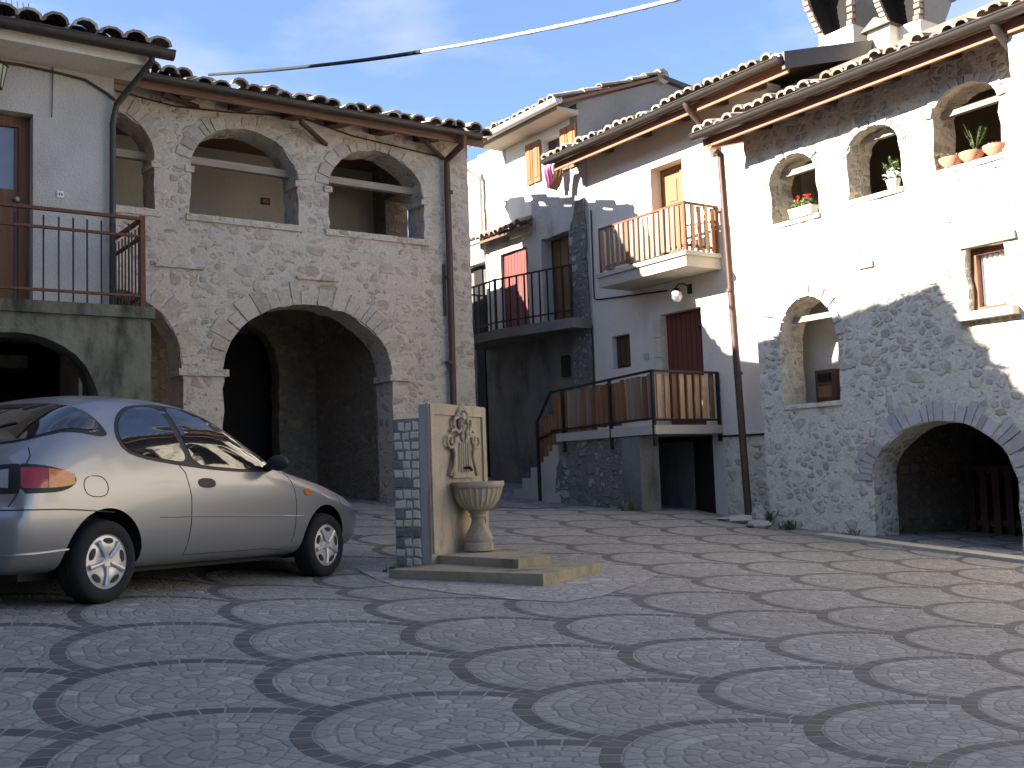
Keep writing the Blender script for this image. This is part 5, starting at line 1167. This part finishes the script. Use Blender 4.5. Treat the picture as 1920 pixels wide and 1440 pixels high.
g = G('car_window', .03, .5); g.col((.012, .014, .018)); g.b.inputs['IOR'].default_value = 1.9; M['car_glass'] = g.mat
M['trim'] = plain('black_trim', (.02, .02, .022), .55, 0, .2)
M['tyre'] = plain('tyre_rubber', (.022, .022, .023), .85, 0, .3, .2, 30)
M['hubcap'] = plain('silver_hubcap', (.46, .46, .47), .38, .5, .15)
M['lamp_red'] = plain('red_lens', (.28, .012, .015), .12, 0, .3, .6, 40); M['lamp_amber'] = plain('amber_lens', (.50, .13, .015), .12, 0, .3, .6, 40); M['lamp_clear'] = plain('clear_lens', (.36, .36, .40), .12, 0, .3, .6, 40)
# section stations: x, underside z, half width at sill, shoulder (half width, z), belt (hw, z), upper (hw, z), roof edge (hw, z), top z
ST = [(-.745, .36, .50, (.56, .46), (.56, .54), (.50, .575), (.40, .585), .59),
 (-.735, .27, .62, (.66, .46), (.66, .56), (.60, .60), (.45, .612), .615),
 (-.66, .22, .72, (.755, .46), (.755, .585), (.66, .62), (.50, .63), .632),
 (-.635, .21, .735, (.765, .46), (.765, .60), (.67, .67), (.55, .70), .71),
 (-.62, .21, .745, (.77, .47), (.775, .66), (.70, .84), (.58, .87), .885),
 (-.57, .205, .76, (.785, .48), (.79, .70), (.72, .90), (.60, .955), .975),
 (-.48, .20, .775, (.795, .50), (.80, .72), (.735, .925), (.675, 1.01), 1.05),
 (-.30, .195, .79, (.81, .52), (.81, .73), (.75, .945), (.685, 1.125), 1.18),
 (-.12, .19, .80, (.815, .54), (.815, .735), (.755, .95), (.665, 1.235), 1.30),
 (.05, .19, .805, (.82, .54), (.82, .735), (.76, .95), (.655, 1.305), 1.38),
 (.35, .185, .81, (.82, .54), (.82, .735), (.765, .94), (.65, 1.34), 1.42),
 (.70, .185, .81, (.82, .54), (.82, .735), (.765, .93), (.65, 1.345), 1.43),
 (1.05, .185, .81, (.82, .54), (.82, .735), (.765, .92), (.65, 1.325), 1.41),
 (1.30, .185, .81, (.82, .54), (.82, .735), (.765, .91), (.655, 1.26), 1.35),
 (1.52, .185, .81, (.82, .54), (.82, .735), (.765, .905), (.67, 1.145), 1.24),
 (1.72, .185, .81, (.82, .54), (.82, .735), (.77, .895), (.69, 1.03), 1.12),
 (1.90, .185, .81, (.82, .54), (.82, .73), (.765, .88), (.68, .945), 1.0),
 (2.06, .185, .805, (.82, .54), (.82, .72), (.755, .855), (.66, .895), .925),
 (2.30, .185, .80, (.815, .53), (.815, .70), (.745, .82), (.62, .86), .885),
 (2.60, .19, .785, (.80, .52), (.80, .67), (.72, .765), (.58, .805), .825),
 (2.82, .195, .755, (.775, .50), (.77, .62), (.68, .70), (.54, .745), .76),
 (2.98, .21, .70, (.725, .47), (.715, .57), (.62, .64), (.48, .68), .69),
 (3.08, .24, .62, (.64, .44), (.63, .52), (.54, .57), (.42, .60), .61),
 (3.12, .30, .52, (.54, .42), (.53, .47), (.46, .51), (.36, .53), .54)]
bv, bf = [], []; K = 9
for (x, zb, w, sh, bl, up, re, zt) in ST:
    h = [(0, zb), (w - .16, zb), (w - .015, zb + .075), sh, bl, up, re, (re[0] * .55, zt - (zt - re[1]) * .25), (0, zt)]
    full = [(YC - a, z) for a, z in h] + [(YC + a, z) for a, z in reversed(h[1:-1])]
    bv += [(x if x < 2.5 else 2.5 + (x - 2.5) * 1.27, y, z) for y, z in full]
NR = 2 * K - 2
for i in range(len(ST) - 1):
    for j in range(NR):
        a, b = i * NR + j, i * NR + (j + 1) % NR; bf.append((a, b, b + NR, a + NR))
bf.append(tuple(range(NR - 1, -1, -1))); bf.append(tuple((len(ST) - 1) * NR + j for j in range(NR)))
bf = [f[::-1] for f in bf]
me = bpy.data.meshes.new('body'); me.from_pydata(bv, [], bf); me.materials.append(M['paint']); me.materials.append(M['trim'])
bo = bpy.data.objects.new('body_tmp', me); COL.objects.link(bo)
md = bo.modifiers.new('s', 'SUBSURF'); md.levels = 2; md.render_levels = 2
WR, WZ = .268, .268; WX = (0.0 + .015, WB + .085)
cut = MB()
for x in WX:
    for y0, y1 in ((-.2, .26), (2 * YC - .26, 2 * YC + .2)):
        n = 48; i = len(cut.v); r = .325
        for y in (y0, y1):
            for j in range(n): t = 2 * math.pi * j / n; cut.v.append((x + r * math.cos(t), y, WZ + .015 + r * math.sin(t)))
        for j in range(n): cut.f.append((i + j, i + n + j, i + n + (j + 1) % n, i + (j + 1) % n)); cut.m.append(0)
        cut.f.append(tuple(i + j for j in range(n))); cut.m.append(0); cut.f.append(tuple(i + n + j for j in reversed(range(n)))); cut.m.append(0)
co_ = cut.obj('cutter_tmp', None, [M['trim']])
dg = bpy.context.evaluated_depsgraph_get(); dg.update()
solid = bpy.data.meshes.new_from_object(bo.evaluated_get(dg)); bvh = BVHTree.FromPolygons([v.co[:] for v in solid.vertices], [p.vertices[:] for p in solid.polygons])
bm_ = bo.modifiers.new('b', 'BOOLEAN'); bm_.operation = 'DIFFERENCE'; bm_.object = co_; bm_.solver = 'EXACT'
dg.update(); body_me = bpy.data.meshes.new_from_object(bo.evaluated_get(bpy.context.evaluated_depsgraph_get()))
bpy.data.objects.remove(bo); bpy.data.objects.remove(co_)
body_me.name = 'body'; body_me.materials.clear(); body_me.materials.append(M['paint']); body_me.materials.append(M['trim'])
for p in body_me.polygons:
    c = p.center; mi = 0
    for x in WX:
        d = math.hypot(c.x - x, c.z - WZ - .015)
        if d < .328 and (d < .31 or abs(p.normal.y) < .3) and abs(c.y - YC) > .4: mi = 1
    if c.z < .215 and p.normal.z < -.7: mi = 1
    p.material_index = mi; p.use_smooth = True
body_me.set_sharp_from_angle(angle=R(32))
body = bpy.data.objects.new('body', body_me); COL.objects.link(body); body.parent = car
def cast_side(a, z): h = bvh.ray_cast(Vector((a, -2, z)), Vector((0, 1, 0))); return h[0], h[1]
def cast_rear(y, z): h = bvh.ray_cast(Vector((-3, y, z)), Vector((1, 0, 0))); return h[0], h[1]
def cast_hatch(y, z):                            # towards the sloping rear window
    d = Vector((.80, 0, -.60)); h = bvh.ray_cast(Vector((-.32, y, z)) - d * 3, d); return h[0], h[1]
def cast_front(y, z): h = bvh.ray_cast(Vector((6, y, z)), Vector((-1, 0, 0))); return h[0], h[1]
def cast_wrap(th, z):                            # around the rear right corner, angle in degrees from the side
    o = Vector((0, YC, z)); d = Vector((-math.sin(R(th)), -math.cos(R(th)), 0)); h = bvh.ray_cast(o + d * 3, -d); return h[0], h[1]
def cast_wrapf(th, z):
    o = Vector((2.3 * KX, YC, z)); d = Vector((math.sin(R(th)), -math.cos(R(th)), 0)); h = bvh.ray_cast(o + d * 3, -d); return h[0], h[1]
def smooth_loop(pts, it=2):
    for _ in range(it):
        q = []
        for a, b in zip(pts, pts[1:] + pts[:1]): q += [(a[0] * .75 + b[0] * .25, a[1] * .75 + b[1] * .25), (a[0] * .25 + b[0] * .75, a[1] * .25 + b[1] * .75)]
        pts = q
    return pts
def drape(name, parent, loop, fn, mat, off=.004, sx=1.0, step=.05, mirror=False):
    lp = loop; n0 = len(lp); q = list(lp); xs = [p[0] for p in lp]; zs = [p[1] for p in lp]; st = step
    for a in np.arange(min(xs), max(xs), st * sx):
        for b in np.arange(min(zs), max(zs), st):
            if inside((a, b), lp) and min(math.hypot((a - e[0]) / sx, b - e[1]) for e in lp) > st * .35: q.append((a, b))
    vs, _, fs, *_ = delaunay_2d_cdt([Vector((p[0] / sx, p[1])) for p in q], [(i, (i + 1) % n0) for i in range(n0)], [], 0, 1e-6)
    mb = MB(); ok = []
    for p in vs:
        h, nr = fn(p[0] * sx, p[1]); ok.append(h is not None); h = h or Vector((0, 0, 0)); nr = nr or Vector((0, 0, 1)); mb.v.append(tuple(h + nr * off))
    lq = [(p[0] / sx, p[1]) for p in lp]
    for f in fs:
        c = (sum(vs[i][0] for i in f) / 3, sum(vs[i][1] for i in f) / 3)
        if inside(c, lq) and all(ok[i] for i in f): mb.f.append(tuple(f)); mb.m.append(0)
    if mirror: mb.v = [(x, 2 * YC - y, z) for x, y, z in mb.v]
    # rim so that the panel has thickness
    edge = {}
    for f in mb.f:
        for a, b in zip(f, f[1:] + f[:1]): edge[(a, b)] = 1
    b_ = [(a, b) for a, b in edge if (b, a) not in edge]
    base = len(mb.v); idx = {}
    for a, b in b_:
        for k in (a, b):
            if k not in idx:
                h, nr = fn(vs[k][0] * sx, vs[k][1]); h = (h or Vector((0, 0, 0))) - (nr or Vector((0, 0, 1))) * .004
                idx[k] = len(mb.v); mb.v.append((h.x, 2 * YC - h.y if mirror else h.y, h.z))
        mb.f.append((b, a, idx[a], idx[b])); mb.m.append(0)
    return mb.obj(name, parent, [mat], 50)
def line(name, parent, pts, fn, r=.004, mat='trim', closed=False, n=14):
    if closed: pts = pts + pts[:1]
    path = []
    for a, b in zip(pts, pts[1:]):
        m = max(2, int(math.dist(a, b) / .06)) if abs(a[0]) < 5 else n
        for k in range(m):
            t = k / m; h, nr = fn(a[0] + (b[0] - a[0]) * t, a[1] + (b[1] - a[1]) * t)
            if h: path.append(h + nr * .0005)
    mb = MB(); mb.tube(path, r, 5); return mb.obj(name, parent, [M[mat]], 60)
def ofs(loop, k):
    cx = sum(p[0] for p in loop) / len(loop); cz = sum(p[1] for p in loop) / len(loop); out = []
    for a, z in loop:
        d = math.hypot(a - cx, z - cz); out.append((cx + (a - cx) * (d + k) / d, cz + (z - cz) * (d + k) / d))
    return out
px_ = lambda L_, y: [cs(*p, y) for p in L_]
qw = smooth_loop(px_([(221, 815), (229, 790), (246, 773), (270, 763), (316, 762), (323, 790), (332, 828), (342, 869), (300, 862), (258, 854), (232, 843)], .10), 2)
fwn = px_([(331, 764), (362, 767), (400, 781), (436, 803), (472, 836), (500, 866), (505, 882), (450, 881), (400, 877), (354, 871), (344, 830), (336, 790)], .10)
fwn = smooth_loop(fwn, 1)
sur = smooth_loop(px_([(215, 816), (224, 786), (243, 768), (268, 758), (318, 757), (365, 762), (404, 776), (441, 799), (477, 833), (508, 868), (512, 884), (450, 886), (400, 883), (350, 877), (300, 869), (256, 860), (226, 846)], .10), 1)
for mir in (False, True):
    t = drape('side_window', car, sur, cast_side, M['trim'], .003, mirror=mir)
    for lp in (qw, fwn): drape('pane', t, lp, cast_side, M['car_glass'], .007, mirror=mir)
rwz0 = .965
rwh = [(.195, 1.02), (.30, .91), (.56, .865)]; rwt = [(.15, 1.18), (.115, 1.34), (.135, 1.43), (.25, 1.475), (.5, 1.49)]
rw = smooth_loop([(a, z) for a, z in rwh] + [(YC, .855)] + [(2 * YC - a, z) for a, z in reversed(rwh)] + [(2 * YC - a, z) for a, z in rwt] + [(YC, 1.495)] + [(a, z) for a, z in reversed(rwt)], 2)
t = drape('rear_window', car, ofs(rw, .02), cast_hatch, M['trim'], .003, 1.0, .035); drape('pane', t, rw, cast_hatch, M['car_glass'], .008, 1.0, .035)
mb = MB(); mb.tube([(cast_rear(YC, rwz0 + .02)[0] + Vector((-.02, 0, 0))), cast_rear(YC - .15, rwz0 + .16)[0] + Vector((-.025, 0, 0)), cast_rear(YC - .35, rwz0 + .2)[0] + Vector((-.02, 0, 0))], .008, 6); mb.obj('wiper', t, [M['trim']])
wsn = smooth_loop([(.22, .985), (YC, 1.0), (2 * YC - .22, .985), (2 * YC - .30, 1.25), (YC, 1.33), (.30, 1.25)], 2)
t = drape('windscreen', car, wsn, cast_front, M['car_glass'], .006)
# tail lamps and head lamps
def lamp(lo, hi, mat, parent, nm, mirror=False):
    f = lambda th: .5 * (1 - ((th - 36) / 19.0) ** 2) ** .5 if abs(th - 36) < 19 else 0
    top = [(th, .795 + .062 * (2 * f(th)) ** .8) for th in np.linspace(lo, hi, 10)]; bot = [(th, .787 - .054 * (2 * f(th)) ** .8) for th in np.linspace(hi, lo, 10)]
    return drape(nm, parent, top + bot, cast_wrap, M[mat], .008, 60.0, .04, mirror)
for mir in (False, True):
    f_ = smooth_loop([(15.5, .79), (22, .715), (36, .70), (52, .705), (60, .74), (60, .84), (52, .88), (36, .885), (22, .85)], 2)
    tl = drape('tail_light', car, f_, cast_wrap, M['trim'], .004, 60.0, .04, mir)
    lamp(18, 30, 'lamp_amber', tl, 'amber_lens', mir); lamp(30.3, 40, 'lamp_red', tl, 'red_lens', mir); lamp(44, 53.5, 'lamp_clear', tl, 'clear_lens', mir)
    drape('headlight', car, smooth_loop([(30, .60), (52, .56), (60, .60), (52, .68), (32, .69)], 2), cast_wrapf, M['lamp_clear'], .006, 60.0, .04, mir)
# seams, flap, handle, moulding, indicator
s1 = px_([(343, 872), (352, 885), (358, 930), (358, 985), (354, 1030), (350, 1046)], .01); line('door_seam', car, s1, cast_side, .0035)
s2 = px_([(545, 886), (552, 905), (555, 950), (554, 1000), (549, 1034)], .01); line('door_seam', car, s2, cast_side, .0035)
line('sill_seam', car, px_([(352, 1040), (420, 1035), (500, 1029), (549, 1030)], .01), cast_side, .003)
flap = smooth_loop(px_([(158, 892), (200, 892), (202, 932), (158, 931)], .02), 2); line('fuel_flap_seam', car, flap, cast_side, .003, closed=True)
hd = smooth_loop(px_([(376, 896), (407, 897), (407, 915), (376, 914)], .0), 2); hb_ = drape('door_handle', car, hd, cast_side, M['trim'], .006, 1.0, .03)
line('side_crease', car, px_([(302, 970), (355, 968), (450, 967), (545, 967), (578, 968)], .0), cast_side, .0055, 'paint'); ind = smooth_loop(px_([(569, 917), (581, 918), (581, 929), (569, 928)], .02), 2); drape('side_indicator', car, ind, cast_side, M['lamp_amber'], .01, 1.0, .02)
line('bumper_seam', car, [(th, .605 - .02 * max(0, (22 - th) / 22)) for th in (-4, 8, 16, 24, 34, 44, 56, 70, 88)], cast_wrap, .0045)
line('tailgate_seam', car, [(41, .70), (42.5, .66), (44, .625)], cast_wrap, .004); line('tailgate_seam', car, [(38, .885), (36.5, .93), (37, .99)], cast_wrap, .004)
line('bumper_crease', car, [(20, .36), (34, .345), (50, .34), (88, .34)], cast_wrap, .008, 'paint')
line('bonnet_seam', car, [(x * KX, z) for x, z in ((2.05, .868), (2.3, .835), (2.6, .785), (2.8, .73))], cast_side, .004)
# tailgate plate recess (blank) and door mirrors
drape('plate_recess', car, [(YC - .3, .70), (YC + .3, .70), (YC + .3, .83), (YC - .3, .83)], cast_rear, M['trim'], .004)
for sg in (0, 1):
    mx_, mz_ = cs(519, 868, -.05); mb = MB(); y_ = -.02 if not sg else 2 * YC + .02; q_ = 1 if not sg else -1
    mb.blob((mx_, y_ - .04 * q_, mz_), (.055, .10, .062), 14, 10, .05); mb.tube([(mx_ + .03, y_ + .10 * q_, mz_ - .04), (mx_, y_, mz_ - .02)], [.035, .03], 8); mb.obj('door_mirror', car, [M['trim']], 60)
# wheels
def wheel(x, side):
    q = 1 if side == 0 else -1; yo = .02 if side == 0 else 2 * YC - .02
    mb = MB(); prof = [(.168, .005), (.185, -.006), (.215, -.012), (.245, -.006), (.262, .014), (WR, .04), (WR, .135), (.255, .165), (.20, .175), (.165, .17), (.165, .02)]
    mb.lathe((0, 0, 0), prof, 48, axis='y')
    for k in range(3):
        mb.tube([((WR + .001) * math.cos(t), .06 + .028 * k, (WR + .001) * math.sin(t)) for t in np.linspace(0, 2 * math.pi, 40)], .003, 4, cap=False)
    if q < 0: mb.v = [(a, -b, c) for a, b, c in mb.v]
    w_ = mb.obj('wheel', car, [M['tyre']], 45, loc=(x, yo, WZ))
    mb = MB(); mb.lathe((0, 0, 0), [(.0, -.006), (.035, -.008), (.05, .004), (.085, -.004), (.12, -.004), (.150, .004), (.166, .006), (.172, .0), (.178, .004), (.172, .018), (0, .03)], 60, axis='y')
    for k in range(5):                           # raised spokes of the cover
        a = math.pi / 2 + k * 2 * math.pi / 5 + .55; ca, sa = math.cos(a), math.sin(a)
        mb.tube([(.03 * ca, -.004, .03 * sa), (.09 * ca, -.008, .09 * sa), (.15 * ca, -.001, .15 * sa)], [.012, .015, .02], 8)
    if q < 0: mb.v = [(a, -b, c) for a, b, c in mb.v]
    hc = mb.obj('hubcap', w_, [M['hubcap']], 35)
    for k in range(5):                           # dark openings of the cover
        mb = MB()
        a = math.pi / 2 + k * 2 * math.pi / 5 + .55 + math.pi / 5; ca, sa = math.cos(a), math.sin(a); pts = []
        for j in range(16):
            t = 2 * math.pi * j / 16; r_, l_ = .132 + .019 * math.cos(t), .040 * math.sin(t); pts.append((r_ * ca - l_ * sa, -.006 * q, r_ * sa + l_ * ca))
        bk = [(p[0], .012 * q, p[2]) for p in pts]; mb.face(pts); mb.face(bk[::-1])
        for i in range(16): mb.face([pts[i], pts[(i + 1) % 16], bk[(i + 1) % 16], bk[i]])
        mb.obj('cover_opening', w_, [M['trim']])
    return w_
for x in WX:
    for sd in (0, 1): wheel(x, sd)
# dark underside between the wheels
mb = MB(); mb.box(-.45 * KX, 2.85 * KX, .28, 2 * YC - .28, .17, .24); mb.obj('underbody', car, [M['trim']])
